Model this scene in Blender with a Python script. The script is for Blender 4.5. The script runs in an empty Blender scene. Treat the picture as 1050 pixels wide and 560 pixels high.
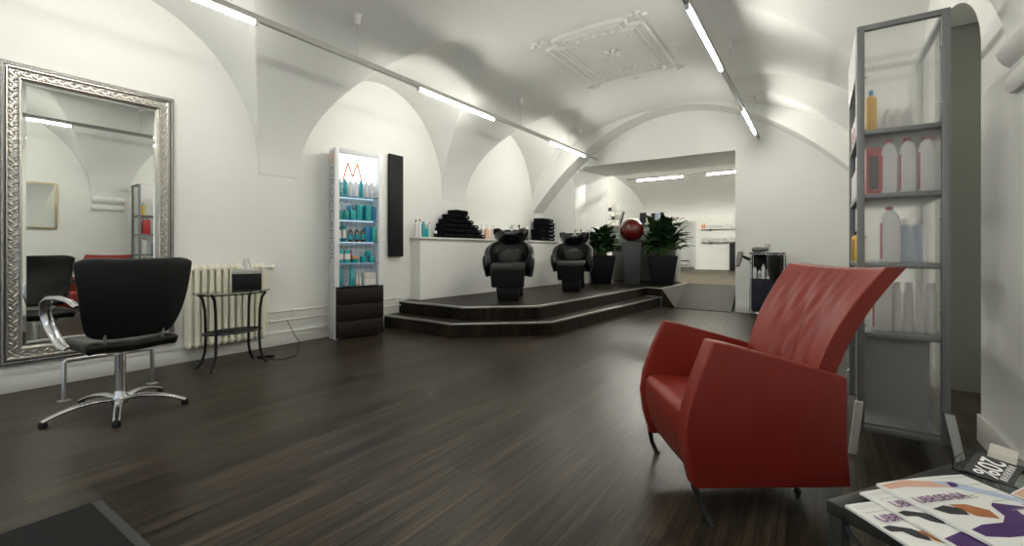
import bpy, bmesh, math, random
from mathutils import Vector, Matrix, Euler
R = math.radians
sin, cos, pi = math.sin, math.cos, math.pi
random.seed(7)
scene = bpy.context.scene
COL = scene.collection

# ------------------------------------------------------------------ materials
def mat(name, col, rough=.5, metal=0, noise=0, nscale=8, bump=0, bscale=60, emit=None, estr=0,
        trans=0, ior=1.45, coat=0, alpha=1, spec=.5, stretch=None):
    m = bpy.data.materials.new(name); m.use_nodes = True
    nt = m.node_tree; b = nt.nodes['Principled BSDF']
    b.inputs['Base Color'].default_value = (*col, 1)
    b.inputs['Roughness'].default_value = rough
    b.inputs['Metallic'].default_value = metal
    b.inputs['IOR'].default_value = ior
    b.inputs['Transmission Weight'].default_value = trans
    b.inputs['Coat Weight'].default_value = coat
    b.inputs['Specular IOR Level'].default_value = spec
    b.inputs['Alpha'].default_value = alpha
    if emit:
        b.inputs['Emission Color'].default_value = (*emit, 1)
        b.inputs['Emission Strength'].default_value = estr
    tc = nt.nodes.new('ShaderNodeTexCoord'); mp = nt.nodes.new('ShaderNodeMapping')
    nt.links.new(tc.outputs['Object'], mp.inputs['Vector'])
    if stretch: mp.inputs['Scale'].default_value = stretch
    if noise:
        n = nt.nodes.new('ShaderNodeTexNoise'); n.inputs['Scale'].default_value = nscale
        n.inputs['Detail'].default_value = 4
        nt.links.new(mp.outputs[0], n.inputs['Vector'])
        r = nt.nodes.new('ShaderNodeMapRange')
        r.inputs[3].default_value = 1 - noise; r.inputs[4].default_value = 1 + noise
        nt.links.new(n.outputs['Fac'], r.inputs[0])
        mx = nt.nodes.new('ShaderNodeVectorMath'); mx.operation = 'SCALE'
        mx.inputs[0].default_value = col
        nt.links.new(r.outputs[0], mx.inputs['Scale'])
        nt.links.new(mx.outputs[0], b.inputs['Base Color'])
    if bump:
        n = nt.nodes.new('ShaderNodeTexNoise'); n.inputs['Scale'].default_value = bscale
        n.inputs['Detail'].default_value = 5
        nt.links.new(mp.outputs[0], n.inputs['Vector'])
        bp = nt.nodes.new('ShaderNodeBump'); bp.inputs['Strength'].default_value = bump
        bp.inputs['Distance'].default_value = .02
        nt.links.new(n.outputs['Fac'], bp.inputs['Height'])
        nt.links.new(bp.outputs[0], b.inputs['Normal'])
    return m

def wood_floor(name, along='Y', tint=(1, 1, 1), rough=.30):
    m = bpy.data.materials.new(name); m.use_nodes = True
    nt = m.node_tree; b = nt.nodes['Principled BSDF']; L = nt.links.new
    tc = nt.nodes.new('ShaderNodeTexCoord')
    mp = nt.nodes.new('ShaderNodeMapping')
    if along == 'Y': mp.inputs['Rotation'].default_value = (0, 0, R(90))
    L(tc.outputs['Object'], mp.inputs['Vector'])
    br = nt.nodes.new('ShaderNodeTexBrick')
    br.inputs['Scale'].default_value = 1; br.inputs['Brick Width'].default_value = 1.3
    br.inputs['Row Height'].default_value = .1; br.inputs['Mortar Size'].default_value = .0012
    br.inputs['Bias'].default_value = 0; br.offset = .37
    br.inputs['Color1'].default_value = (.018, .0135, .0092, 1)
    br.inputs['Color2'].default_value = (.037, .0285, .0195, 1)
    br.inputs['Mortar'].default_value = (.010, .008, .007, 1)
    L(mp.outputs[0], br.inputs['Vector'])
    st = nt.nodes.new('ShaderNodeMapping'); st.inputs['Scale'].default_value = (1.3, 34, 1)
    L(mp.outputs[0], st.inputs['Vector'])
    n = nt.nodes.new('ShaderNodeTexNoise'); n.inputs['Scale'].default_value = 1.6
    n.inputs['Detail'].default_value = 6; n.inputs['Roughness'].default_value = .65
    L(st.outputs[0], n.inputs['Vector'])
    r = nt.nodes.new('ShaderNodeMapRange'); r.inputs[1].default_value = .28; r.inputs[2].default_value = .72
    r.inputs[3].default_value = .25; r.inputs[4].default_value = 2.1
    L(n.outputs['Fac'], r.inputs[0])
    st2 = nt.nodes.new('ShaderNodeMapping'); st2.inputs['Scale'].default_value = (.55, 11, 1)
    L(mp.outputs[0], st2.inputs['Vector'])
    n2 = nt.nodes.new('ShaderNodeTexNoise'); n2.inputs['Scale'].default_value = 1.8; n2.inputs['Detail'].default_value = 5
    n2.inputs['Roughness'].default_value = .6
    L(st2.outputs[0], n2.inputs['Vector'])
    r2 = nt.nodes.new('ShaderNodeMapRange'); r2.inputs[1].default_value = .32; r2.inputs[2].default_value = .68
    r2.inputs[3].default_value = .45; r2.inputs[4].default_value = 1.6
    L(n2.outputs['Fac'], r2.inputs[0])
    mm = nt.nodes.new('ShaderNodeMath'); mm.operation = 'MULTIPLY'; L(r.outputs[0], mm.inputs[0]); L(r2.outputs[0], mm.inputs[1])
    r = mm
    sc = nt.nodes.new('ShaderNodeVectorMath'); sc.operation = 'SCALE'
    L(br.outputs['Color'], sc.inputs[0]); L(r.outputs[0], sc.inputs['Scale'])
    mu = nt.nodes.new('ShaderNodeVectorMath'); mu.operation = 'MULTIPLY'
    mu.inputs[1].default_value = tint
    L(sc.outputs[0], mu.inputs[0]); L(mu.outputs[0], b.inputs['Base Color'])
    rr = nt.nodes.new('ShaderNodeMapRange'); rr.inputs[3].default_value = rough - .10; rr.inputs[4].default_value = rough + .16
    L(n2.outputs['Fac'], rr.inputs[0]); L(rr.outputs[0], b.inputs['Roughness'])
    bp = nt.nodes.new('ShaderNodeBump'); bp.inputs['Strength'].default_value = .35
    bp.inputs['Distance'].default_value = .004
    L(n.outputs['Fac'], bp.inputs['Height']); L(bp.outputs[0], b.inputs['Normal'])
    b.inputs['Specular IOR Level'].default_value = .18; b.inputs['Specular Tint'].default_value = (.42, .42, .41, 1)
    return m

M = {}
M['wall'] = mat('white_plaster', (.785, .787, .752), .75, noise=.025, nscale=3, bump=.12, bscale=9)
M['ceiling'] = mat('ceiling_plaster', (.765, .767, .735), .8, noise=.03, nscale=2.5, bump=.15, bscale=7)
M['skirt'] = mat('skirting_paint', (.70, .70, .66), .4, noise=.02)
M['floor'] = wood_floor('dark_plank_floor')
M['step'] = wood_floor('dark_plank_step', 'X', (.55, .55, .55), .4)
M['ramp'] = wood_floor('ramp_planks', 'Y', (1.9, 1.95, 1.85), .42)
M['rampgrey'] = mat('ramp_covering', (.040, .039, .034), .5, noise=.35, nscale=3, stretch=(1, 14, 1), spec=.08, bump=.1, bscale=12)
M['nosing'] = mat('aluminium_nosing', (.55, .55, .52), .35, 1, noise=.05)
M['chrome'] = mat('chrome', (.75, .75, .76), .12, 1, noise=.02)
M['steel'] = mat('brushed_steel', (.5, .5, .49), .3, 1, noise=.08, nscale=30)
M['alu'] = mat('cast_aluminium', (.62, .62, .64), .22, 1, noise=.04)
M['lightalu'] = mat('light_profile', (.50, .50, .47), .4, .3, noise=.03)
M['darkalu'] = mat('grey_profile', (.23, .23, .225), .4, .7, noise=.04)
M['shelfgrey'] = mat('grey_powder_coat', (.20, .205, .205), .45, .3, noise=.04)
M['footgrey'] = mat('light_grey_paint', (.46, .46, .45), .45, .2, noise=.03)
M['blackleather'] = mat('black_leather', (.0075, .0075, .008), .42, spec=.35, bump=.08, bscale=180, noise=.1)
M['blackgloss'] = mat('black_gloss', (.008, .008, .009), .08, noise=.05, coat=.5)
M['blackmatte'] = mat('black_matte', (.007, .007, .0075), .6, spec=.3, noise=.1)
M['blackmetal'] = mat('black_metal', (.012, .012, .012), .35, .3, noise=.05)
M['towel'] = mat('black_terry', (.006, .006, .008), .95, spec=.1, bump=.8, bscale=220, noise=.3, nscale=60)
M['towelmark'] = mat('towel_pale_mark', (.35, .35, .36), .8, noise=.1)
M['redleather'] = mat('red_leather', (.205, .0165, .0105), .40, spec=.45, noise=.10, nscale=5, bump=.10, bscale=140)
M['redgloss'] = mat('red_glaze', (.11, .007, .004), .10, noise=.12, nscale=9, coat=.6)
M['mirror'] = mat('mirror_silver', (.86, .88, .85), .01, 1, noise=.004)
M['silver'] = mat('antique_silver', (.52, .50, .46), .3, .9, noise=.25, nscale=40)
M['silverdark'] = mat('dark_silver', (.17, .165, .16), .4, .8, noise=.3, nscale=30)
M['goldframe'] = mat('pale_gold_frame', (.50, .42, .26), .4, .6, noise=.1)
M['radiator'] = mat('cream_enamel', (.74, .71, .58), .35, noise=.02)
M['pipe'] = mat('pipe_paint', (.74, .73, .66), .4, noise=.03)
M['white'] = mat('white_lacquer', (.78, .78, .78), .3, noise=.01)
M['whitep'] = mat('white_plastic', (.74, .73, .73), .35, noise=.02)
M['offw'] = mat('off_white_plastic', (.62, .60, .58), .4, noise=.03)
M['cabpanel'] = mat('pale_grey_panel', (.50, .51, .52), .3, noise=.02)
M['teal'] = mat('teal_plastic', (.02, .30, .33), .3, noise=.04)
M['tealbox'] = mat('teal_carton', (.03, .36, .37), .45, noise=.04)
M['blue'] = mat('blue_plastic', (.02, .25, .50), .3, noise=.04)
M['amber'] = mat('amber_oil', (.09, .035, .015), .12, noise=.05, coat=.5)
M['peach'] = mat('peach_soap', (.75, .42, .30), .3, noise=.03)
M['pink'] = mat('pink_plastic', (.65, .22, .24), .35, noise=.04)
M['redp'] = mat('red_plastic', (.42, .03, .04), .35, noise=.04)
M['orange'] = mat('orange_print', (.80, .28, .10), .5, noise=.03)
M['yellow'] = mat('yellow_plastic', (.85, .50, .05), .3, noise=.03)
M['greyprint'] = mat('grey_print', (.17, .20, .22), .5, noise=.03)
M['purple'] = mat('purple_print', (.055, .015, .11), .45, noise=.08)
M['purple2'] = mat('plum_print', (.16, .03, .16), .5, noise=.05)
M['paper'] = mat('white_paper', (.74, .74, .72), .4, noise=.02)
M['paper2'] = mat('cream_paper', (.66, .62, .55), .5, noise=.03)
M['paleblue'] = mat('pale_blue_print', (.42, .50, .66), .45, noise=.05)
M['salmon'] = mat('salmon_print', (.60, .36, .28), .5, noise=.08)
M['skinp'] = mat('skin_print', (.55, .33, .24), .5, noise=.04)
M['greytext'] = mat('small_print', (.42, .42, .38), .5, noise=.03)
M['brownp'] = mat('brown_print', (.36, .13, .045), .5, noise=.2, nscale=50)
M['blackprint'] = mat('black_print', (.02, .02, .024), .5, noise=.05)
M['card'] = mat('charcoal_card', (.030, .032, .030), .35, noise=.05)
M['cardw'] = mat('white_print', (.80, .80, .78), .5, noise=.02)
M['darkwood'] = mat('dark_brown_front', (.014, .009, .0075), .45, spec=.3, noise=.12, nscale=12, stretch=(1, 1, 8))
M['pot'] = mat('anthracite_pot', (.008, .0085, .011), .45, spec=.3, noise=.08)
M['pedestal'] = mat('grey_pedestal', (.050, .052, .058), .45, noise=.05)
M['soil'] = mat('soil', (.03, .02, .012), .95, noise=.4, nscale=40, bump=1, bscale=50)
M['leaf'] = mat('leaf_green', (.022, .062, .013), .5, spec=.25, noise=.35, nscale=9)
M['stem'] = mat('stem_green', (.10, .20, .04), .5, noise=.2)
M['counter'] = mat('grey_counter', (.24, .245, .235), .3, noise=.05)
M['niche'] = mat('olive_grey_lacquer', (.20, .205, .175), .28, noise=.03)
M['table'] = mat('dark_green_grey_paint', (.022, .024, .021), .4, spec=.35, noise=.06)
M['rug'] = mat('charcoal_carpet', (.012, .012, .012), 1, bump=1.0, bscale=260, noise=.5, nscale=120)
M['rugedge'] = mat('rubber_edge', (.032, .034, .036), .7, noise=.1)
M['glass'] = mat('clear_glass', (.92, .97, .95), .02, trans=1, ior=1.45, noise=.005)
M['pane'] = mat('window_pane', (.95, .98, 1), .0, trans=1, ior=1.05, noise=.002)
M['shelfglass'] = mat('shelf_glass', (.60, .85, .88), .03, trans=.9, ior=1.3, noise=.01)
M['tableglass'] = mat('table_glass', (.75, .84, .80), .03, trans=.95, ior=1.45, noise=.01)
M['frost'] = mat('frosted_acrylic', (.97, .97, .95), .22, alpha=.55, trans=.85, ior=1.35, spec=.3, noise=.02)
M['acrylic'] = mat('clear_acrylic', (.90, .93, .91), .02, trans=1, ior=1.15, spec=.3, noise=.005)
M['tube'] = mat('lit_tube', (1, 1, 1), .4, emit=(1.0, .975, .885), estr=118, noise=.001)
M['tube2'] = mat('added_lamp_tube', (1, 1, 1), .4, emit=(1.0, .975, .885), estr=380, noise=.001)  # strong glow for the unseen lamp added in the back room
M['display'] = mat('display_light', (.9, .95, 1), .4, emit=(.78, .90, 1.0), estr=1.7, noise=.001)
M['lampblue'] = mat('strip_light', (.9, .95, 1), .4, emit=(.65, .85, 1.0), estr=1.3, noise=.001)
M['peg'] = mat('pegboard', (.62, .68, .76), .4, noise=.02)
M['hole'] = mat('peg_hole', (.07, .09, .13), .7, noise=.02)
M['screen'] = mat('dark_screen', (.022, .024, .035), .2, noise=.05)
M['navy'] = mat('navy_fabric', (.010, .012, .028), .8, noise=.1)

# ------------------------------------------------------------------ mesh kit
class MB:
    def __init__(s): s.v = []; s.f = []; s.m = []; s.cur = 0; s.T = Matrix.Identity(4)
    def mi(s, i): s.cur = i; return s
    def add(s, vs, fs):
        o = len(s.v)
        s.v += [tuple(s.T @ Vector(p)) for p in vs]
        s.f += [tuple(i + o for i in f) for f in fs]
        s.m += [s.cur] * len(fs); return s
    def box(s, x0, x1, y0, y1, z0, z1):
        return s.add([(x0,y0,z0),(x1,y0,z0),(x1,y1,z0),(x0,y1,z0),(x0,y0,z1),(x1,y0,z1),(x1,y1,z1),(x0,y1,z1)],
              [(0,3,2,1),(4,5,6,7),(0,1,5,4),(1,2,6,5),(2,3,7,6),(3,0,4,7)])
    def cbox(s, c, d, rz=0):
        t = s.T; s.T = t @ Matrix.Translation(c) @ Matrix.Rotation(rz, 4, 'Z')
        s.box(-d[0]/2, d[0]/2, -d[1]/2, d[1]/2, -d[2]/2, d[2]/2); s.T = t; return s
    def frustum(s, cx, cy, z0, z1, a0, b0, a1, b1):
        return s.add([(cx-a0,cy-b0,z0),(cx+a0,cy-b0,z0),(cx+a0,cy+b0,z0),(cx-a0,cy+b0,z0),
                      (cx-a1,cy-b1,z1),(cx+a1,cy-b1,z1),(cx+a1,cy+b1,z1),(cx-a1,cy+b1,z1)],
              [(0,3,2,1),(4,5,6,7),(0,1,5,4),(1,2,6,5),(2,3,7,6),(3,0,4,7)])
    def lathe(s, prof, c=(0,0,0), n=20, sx=1, sy=1):
        vs = []; fs = []
        for r, z in prof:
            for k in range(n):
                a = 2*pi*k/n; vs.append((c[0]+r*cos(a)*sx, c[1]+r*sin(a)*sy, c[2]+z))
        m = len(prof)
        for i in range(m-1):
            for k in range(n):
                fs.append((i*n+k, i*n+(k+1)%n, (i+1)*n+(k+1)%n, (i+1)*n+k))
        fs.append(tuple(range(n-1, -1, -1))); fs.append(tuple((m-1)*n+k for k in range(n)))
        return s.add(vs, fs)
    def tube(s, pts, r, n=10, closed=False, flat=None, up=None):
        pts = [Vector(p) for p in pts]; N = len(pts)
        rs = r if isinstance(r, (list, tuple)) else [r]*N
        vs = []; fs = []; prev = None
        for i, p in enumerate(pts):
            if closed: d = pts[(i+1) % N] - pts[i-1]
            else: d = pts[min(i+1, N-1)] - pts[max(i-1, 0)]
            d.normalize()
            if up is not None: u = Vector(up)
            elif prev is None: u = Vector((0,0,1)) if abs(d.z) < .9 else Vector((1,0,0))
            else: u = prev
            w = d.cross(u); 
            if w.length < 1e-5: w = d.cross(Vector((0,1,0)))
            w.normalize(); u = w.cross(d); prev = u
            fa, fb = flat if flat else (1, 1)
            for k in range(n):
                a = 2*pi*k/n; vs.append(p + (w*cos(a)*fa + u*sin(a)*fb)*rs[i])
        for i in range(N if closed else N-1):
            j = (i+1) % N
            for k in range(n): fs.append((i*n+k, j*n+k, j*n+(k+1)%n, i*n+(k+1)%n))
        if not closed:
            fs.append(tuple(range(n))); fs.append(tuple((N-1)*n+k for k in range(n-1, -1, -1)))
        return s.add(vs, fs)
    def cyl(s, p0, p1, r, n=14, r1=None): return s.tube([p0, p1], [r, r if r1 is None else r1], n)
    def prism(s, poly, h0, h1, axis='z'):
        n = len(poly)
        def P(a, b, h): return {'z': (a, b, h), 'y': (a, h, b), 'x': (h, a, b)}[axis]
        vs = [P(a, b, h0) for a, b in poly] + [P(a, b, h1) for a, b in poly]
        fs = [tuple(range(n-1, -1, -1)), tuple(range(n, 2*n))]
        for i in range(n): fs.append((i, (i+1) % n, n+(i+1) % n, n+i))
        return s.add(vs, fs)
    def ball(s, c, r, n=12, m=8, sc=(1,1,1), rot=None):
        vs = []; fs = []
        for i in range(m+1):
            t = pi*i/m
            for k in range(n):
                a = 2*pi*k/n; p = Vector((sin(t)*cos(a)*r*sc[0], sin(t)*sin(a)*r*sc[1], cos(t)*r*sc[2]))
                if rot: p = rot @ p
                vs.append(Vector(c) + p)
        for i in range(m):
            for k in range(n): fs.append((i*n+k, (i+1)*n+k, (i+1)*n+(k+1)%n, i*n+(k+1)%n))
        return s.add(vs, fs)
    def grid(s, fn, nu, nv, closeu=False):
        vs = [fn(i/nu, j/nv) for i in range(nu+1) for j in range(nv+1)]
        fs = [(i*(nv+1)+j, (i+1)*(nv+1)+j, (i+1)*(nv+1)+j+1, i*(nv+1)+j+1) for i in range(nu) for j in range(nv)]
        return s.add(vs, fs)
    def build(s, name, mats, parent=None, smooth=False, bevel=0, seg=2, solid=0, sub=0, ang=40, loc=None, rot=None, offset=0):
        me = bpy.data.meshes.new(name); me.from_pydata(s.v, [], s.f)
        bm = bmesh.new(); bm.from_mesh(me); bmesh.ops.remove_doubles(bm, verts=bm.verts, dist=1e-6)
        if not solid: bmesh.ops.recalc_face_normals(bm, faces=bm.faces)
        bm.to_mesh(me); bm.free()
        if not isinstance(mats, (list, tuple)): mats = [mats]
        for m in mats: me.materials.append(M[m])
        if len(mats) > 1 and len(me.polygons) == len(s.m):
            for p, i in zip(me.polygons, s.m): p.material_index = i
        o = bpy.data.objects.new(name, me); COL.objects.link(o)
        if smooth or bevel or sub:
            for p in me.polygons: p.use_smooth = True
        if solid:
            q = o.modifiers.new('solid', 'SOLIDIFY'); q.thickness = solid; q.offset = offset
        if bevel:
            q = o.modifiers.new('bevel', 'BEVEL'); q.width = bevel; q.segments = seg; q.limit_method = 'ANGLE'; q.angle_limit = R(30)
            q.harden_normals = False
        if sub:
            q = o.modifiers.new('sub', 'SUBSURF'); q.levels = sub; q.render_levels = sub
        if smooth and not sub:
            try: me.set_sharp_from_angle(angle=R(ang))
            except Exception: pass
        if loc: o.location = loc
        if rot: o.rotation_euler = rot
        if parent: o.parent = parent
        return o

def tag(o, label=None, cat=None, group=None, kind=None):
    if label: o['label'] = label
    if cat: o['category'] = cat
    if group: o['group'] = group
    if kind: o['kind'] = kind
    return o
def thing(name, label, cat, loc=(0,0,0), rz=0, group=None):
    o = bpy.data.objects.new(name, None); COL.objects.link(o); o.empty_display_size = .1
    o.location = loc; o.rotation_euler = (0,0,rz)
    return tag(o, label, cat, group)
def struct(name, mb, m, **k): return tag(mb.build(name, m, **k), kind='structure')
def kids(o): return [c for c in bpy.data.objects if c.parent == o]
def dup(o, loc=None, rz=None, label=None, parent=None):
    c = o.copy(); COL.objects.link(c)
    if parent: c.parent = parent
    if loc is not None: c.location = loc
    if rz is not None: c.rotation_euler = (0,0,rz)
    if label: c['label'] = label
    for k in kids(o): dup(k, parent=c)
    return c
def text_mesh(body, size, name, m, parent=None, extrude=.0008, sx=1, spacing=1.0, align='CENTER', bold=0):
    cu = bpy.data.curves.new(name, 'FONT'); cu.body = body; cu.size = size; cu.extrude = extrude
    cu.align_x = align; cu.align_y = 'CENTER'; cu.space_character = spacing; cu.offset = bold
    t = bpy.data.objects.new(name, cu); COL.objects.link(t)
    dg = bpy.context.evaluated_depsgraph_get(); dg.update()
    me = bpy.data.meshes.new_from_object(t.evaluated_get(dg))
    bpy.data.objects.remove(t)
    for v in me.vertices: v.co.x *= sx
    me.materials.clear(); me.materials.append(M[m])
    o = bpy.data.objects.new(name, me); COL.objects.link(o)
    if parent: o.parent = parent
    return o

# ------------------------------------------------------------------ room shell
XL, XR, XC = -5.28, .80, -2.24
YB, YF = -3.2, 9.16            # rear wall behind the camera, far wall of the room
PL, AX, AXR = 2.0, 3.03, 3.03             # springing height, half width of the barrel vault
ZP = .36                       # platform height
LUN = [(-2.96, -.36), (.10, 2.70), (3.16, 5.76), (6.36, 8.70)]
LUNR = [(-2.96, -.36), (.10, 2.70), (3.22, 5.76), (6.36, 8.70)]
def zmain(x):
    u = min(1, abs(x-XC)/(AX if x < XC else AXR)); return PL + 1.82*math.sqrt(max(0, 1-u*u))
def zend(x): return 3.81 - .2*(x-XC)**2
def zceil(x, y):
    if y > 8.7: return zend(x)
    z = zmain(x)
    for a, b in (LUN if x < XC else LUNR):
        if a < y < b:
            v = (y-(a+b)/2)/((b-a)/2); t = min(1, abs(x-XC)/3.04)
            z = max(z, PL + (1.80-.25*t)*math.sqrt(max(0, 1-v*v)))
    return z
ys = set()
for a, b in LUN + [LUNR[2]]:
    for k in range(121): ys.add(round((a+b)/2 - (b-a)/2*cos(pi*k/120), 5))
for a, b in ((YB, -2.96), (-.36, .10), (2.70, 3.16), (5.76, 6.36)):
    for k in range(7): ys.add(round(a+(b-a)*k/6, 5))
ys = sorted(ys)
xs = [XL] + [XC-(AX if k < 120 else AXR)*cos(pi*k/240) for k in range(241)] + [XR]
mb = MB()
vs = [(x, y, zceil(x, y)) for y in ys for x in xs]
# pendentive foot: at the springing keep the flat underside back to the wall
n = len(xs); fs = [(j*n+i, j*n+i+1, (j+1)*n+i+1, (j+1)*n+i) for j in range(len(ys)-1) for i in range(n-1)]
mb.add(vs, fs)
o = 0
vs = [(x, 8.7, z) for x in xs for z in (zceil(x, 8.69999), zend(x))]
mb.add(vs, [(2*i, 2*i+1, 2*i+3, 2*i+2) for i in range(n-1)])
vs = [(x, y, zend(x)) for x in xs for y in (8.7, YF)]
mb.add(vs, [(2*i, 2*i+1, 2*i+3, 2*i+2) for i in range(n-1)])
struct('ceiling', mb, 'ceiling', smooth=True, ang=28)

ysw = ys + [8.7001, YF]
mb = MB()
vs = [(XL, y, z) for y in ysw for z in (0, zceil(XL, y))]
mb.add(vs, [(2*i, 2*i+1, 2*i+3, 2*i+2) for i in range(len(ysw)-1)])
struct('wall_left', mb, 'wall')
# right wall with the tall recess behind the shelf unit
N0, N1, ND = 3.76, 5.02, 1.30
ys2 = sorted(set(ysw + [N0, N1] + [N0+(N1-N0)*(.5-.5*cos(pi*i/32)) for i in range(1, 32)]))
def nt_(y): return 2.32 + .60*math.sqrt(max(0, 1-((N1-y)/(N1-N0))**2))
mb = MB()
for a, b in zip(ys2[:-1], ys2[1:]):
    inside = N0 <= a and b <= N1
    z0a = min(nt_(a), zceil(XR, a)) if inside else 0; z0b = min(nt_(b), zceil(XR, b)) if inside else 0
    mb.add([(XR, a, z0a), (XR, b, z0b), (XR, b, zceil(XR, b)), (XR, a, zceil(XR, a))], [(0, 1, 2, 3)])
mb.add([(XR, N0, 0), (ND, N0, 0), (ND, N0, 2.32), (XR, N0, 2.32)], [(0, 1, 2, 3)])
yn = [N0+(N1-N0)*(.5-.5*cos(pi*i/32)) for i in range(33)]
mb.add([(x, y, nt_(y)) for y in yn for x in (XR, ND)], [(2*i, 2*i+1, 2*i+3, 2*i+2) for i in range(32)])
mb.add([(ND, y, z) for y in yn for z in (0, nt_(y))], [(2*i, 2*i+1, 2*i+3, 2*i+2) for i in range(32)])
struct('wall_right', mb, 'wall')
mb = MB(); mb.add([(XR, N1, 0), (ND, N1, 0), (ND, N1, 2.92), (XR, N1, 2.92)], [(0, 1, 2, 3)])
struct('wall_recess', mb, 'niche')
mb = MB(); mb.box(XR, ND, N0, N1, -.02, 0); struct('floor', mb, 'floor')
# pier foot below each springing (slightly proud cornice with two rolls)
k = 1
for a, b in ((-.36, .10), (2.70, 3.18), (5.76, 6.36)):
    mb = MB()
    prof = [(-.001, 1.83), (.035, 1.83), (.055, 1.85), (.058, 1.88), (.045, 1.905), (.03, 1.92), (.03, 1.955), (.06, 1.97), (.085, 2.0), (.10, 2.03), (.09, 2.06), (.06, 2.085), (0, 2.10)]
    mb.prism([(XR-p, z) for p, z in [(p*.75, z+.05) for p, z in prof]], a, b, 'y')
    struct('trim_%d' % k, mb, 'ceiling', smooth=True, ang=50); k += 1

# far wall: opening x -4.5..-1.24, header underside at 2.95
OX0, OX1, OZ, OY = -4.5, -1.24, 2.95, 10.68
xb = sorted(set([XL, OX0, OX1, XR] + [XL+(XR-XL)*i/60 for i in range(61)]))
mb = MB()
for a, b in zip(xb[:-1], xb[1:]):
    z0 = OZ if OX0 <= a and b <= OX1 else 0
    if z0 and min(zend(a), zend(b)) < z0 + .001: z0 = min(zend(a), zend(b)) - .001
    mb.add([(a, YF, z0), (b, YF, z0), (b, YF, zend(b)), (a, YF, zend(a))], [(0, 1, 2, 3)])
mb.add([(OX0, YF, OZ), (OX1, YF, OZ), (-1.42, OY, OZ), (-4.33, OY, OZ)], [(0, 1, 2, 3)])
mb.add([(OX0, YF, 0), (-4.36, OY, 0), (-4.33, OY, OZ), (OX0, YF, OZ)], [(0, 1, 2, 3)])
mb.add([(OX1, YF, 0), (-1.42, OY, 0), (-1.42, OY, OZ), (OX1, YF, OZ)], [(0, 1, 2, 3)])
struct('wall_back', mb, 'wall')
# narrow door panel in the jamb of the opening
mb = MB(); mb.T = Matrix.Translation((OX0, YF, 0)) @ Matrix.Rotation(math.atan2(OY-YF, .15), 4, 'Z')
mb.box(.04, .50, -.012, .0, ZP, 2.72)
struct('door_1', mb, 'skirt', bevel=.004)

mb = MB(); mb.box(XL, XR, YB, YF+1.9, -.05, 0); struct('floor', mb, 'floor')
WX0, WX1, WZ0, WZ1 = -3.9, -.5, .45, 2.45      # unseen shop window behind the camera, guessed and added for daylight
mb = MB(); mb.box(XL-.02, WX0, YB-.3, YB, 0, 4); mb.box(WX1, XR+.02, YB-.3, YB, 0, 4); mb.box(WX0, WX1, YB-.3, YB, 0, WZ0); mb.box(WX0, WX1, YB-.3, YB, WZ1, 4)
struct('wall_rear', mb, 'wall')
mb = MB()
for x in (WX0, (WX0+WX1)/2-.03, WX1-.06): mb.box(x, x+.06, YB-.22, YB-.16, WZ0, WZ1)
mb.box(WX0, WX1, YB-.22, YB-.16, WZ0, WZ0+.06); mb.box(WX0, WX1, YB-.22, YB-.16, WZ1-.06, WZ1)
struct('added_window_1', mb, 'darkalu', bevel=.004)
mb = MB(); mb.box(WX0+.05, WX1-.05, YB-.192, YB-.188, WZ0+.05, WZ1-.05); struct('added_window_2', mb, 'pane')

# back room
BX0, BX1, BY = -6.15, 1.2, 19.5
FX0, FX1, FZ0, FZ1 = -5.32, -4.13, ZP, 2.30
mb = MB()
mb.add([(BX0, 11.04, ZP), (BX1, 11.04, ZP), (BX1, BY+3, ZP), (BX0, BY+3, ZP)], [(0, 1, 2, 3)])
mb.add([(BX0, OY, ZP), (-4.34, OY, ZP), (-4.34, 11.04, ZP), (BX0, 11.04, ZP)], [(0, 1, 2, 3)])
mb.add([(-1.42, OY, ZP), (BX1, OY, ZP), (BX1, 11.04, ZP), (-1.42, 11.04, ZP)], [(0, 1, 2, 3)])
struct('floor', mb, 'ramp')
def zback(y):   # ceiling of the back room curves down to the far wall
    if y < 14: return 3.9
    t = (y-14)/(BY-14); return 2.55 + 1.35*math.sqrt(max(0, 1-t*t))
mb = MB()
mb.add([(OX1, OY, 0)]*0, [])
mb.add([(BX0, OY, ZP), (-4.33, OY, ZP), (-4.33, OY, 3.95), (BX0, OY, 3.95)], [(0, 1, 2, 3)])
mb.add([(-4.33, OY, OZ), (-1.42, OY, OZ), (-1.42, OY, 3.95), (-4.33, OY, 3.95)], [(0, 1, 2, 3)])
mb.add([(-1.42, OY, ZP), (BX1, OY, ZP), (BX1, OY, 3.95), (-1.42, OY, 3.95)], [(0, 1, 2, 3)])
struct('wall_back', mb, 'wall')
for nm, X_ in (('wall_left', BX0), ('wall_right', BX1)):
    mb = MB(); mb.add([(X_, OY, ZP), (X_, BY, ZP), (X_, BY, 3.95), (X_, OY, 3.95)], [(0, 1, 2, 3)]); struct(nm, mb, 'wall')
mb = MB()
yy = [OY, 13.9] + [14+(BY-14)*sin(pi/2*i/24) for i in range(25)]
vs = [(x, y, zback(y)) for y in yy for x in (BX0, BX1)]
mb.add(vs, [(2*i, 2*i+1, 2*i+3, 2*i+2) for i in range(len(yy)-1)])
struct('ceiling', mb, 'ceiling', smooth=True)
mb = MB()
for x0, x1, z0 in ((BX0, FX0, ZP), (FX0, FX1, FZ1), (FX1, BX1, ZP)):
    mb.add([(x0, BY, z0), (x1, BY, z0), (x1, BY, 2.6), (x0, BY, 2.6)], [(0, 1, 2, 3)])
struct('wall_back', mb, 'wall')
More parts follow.
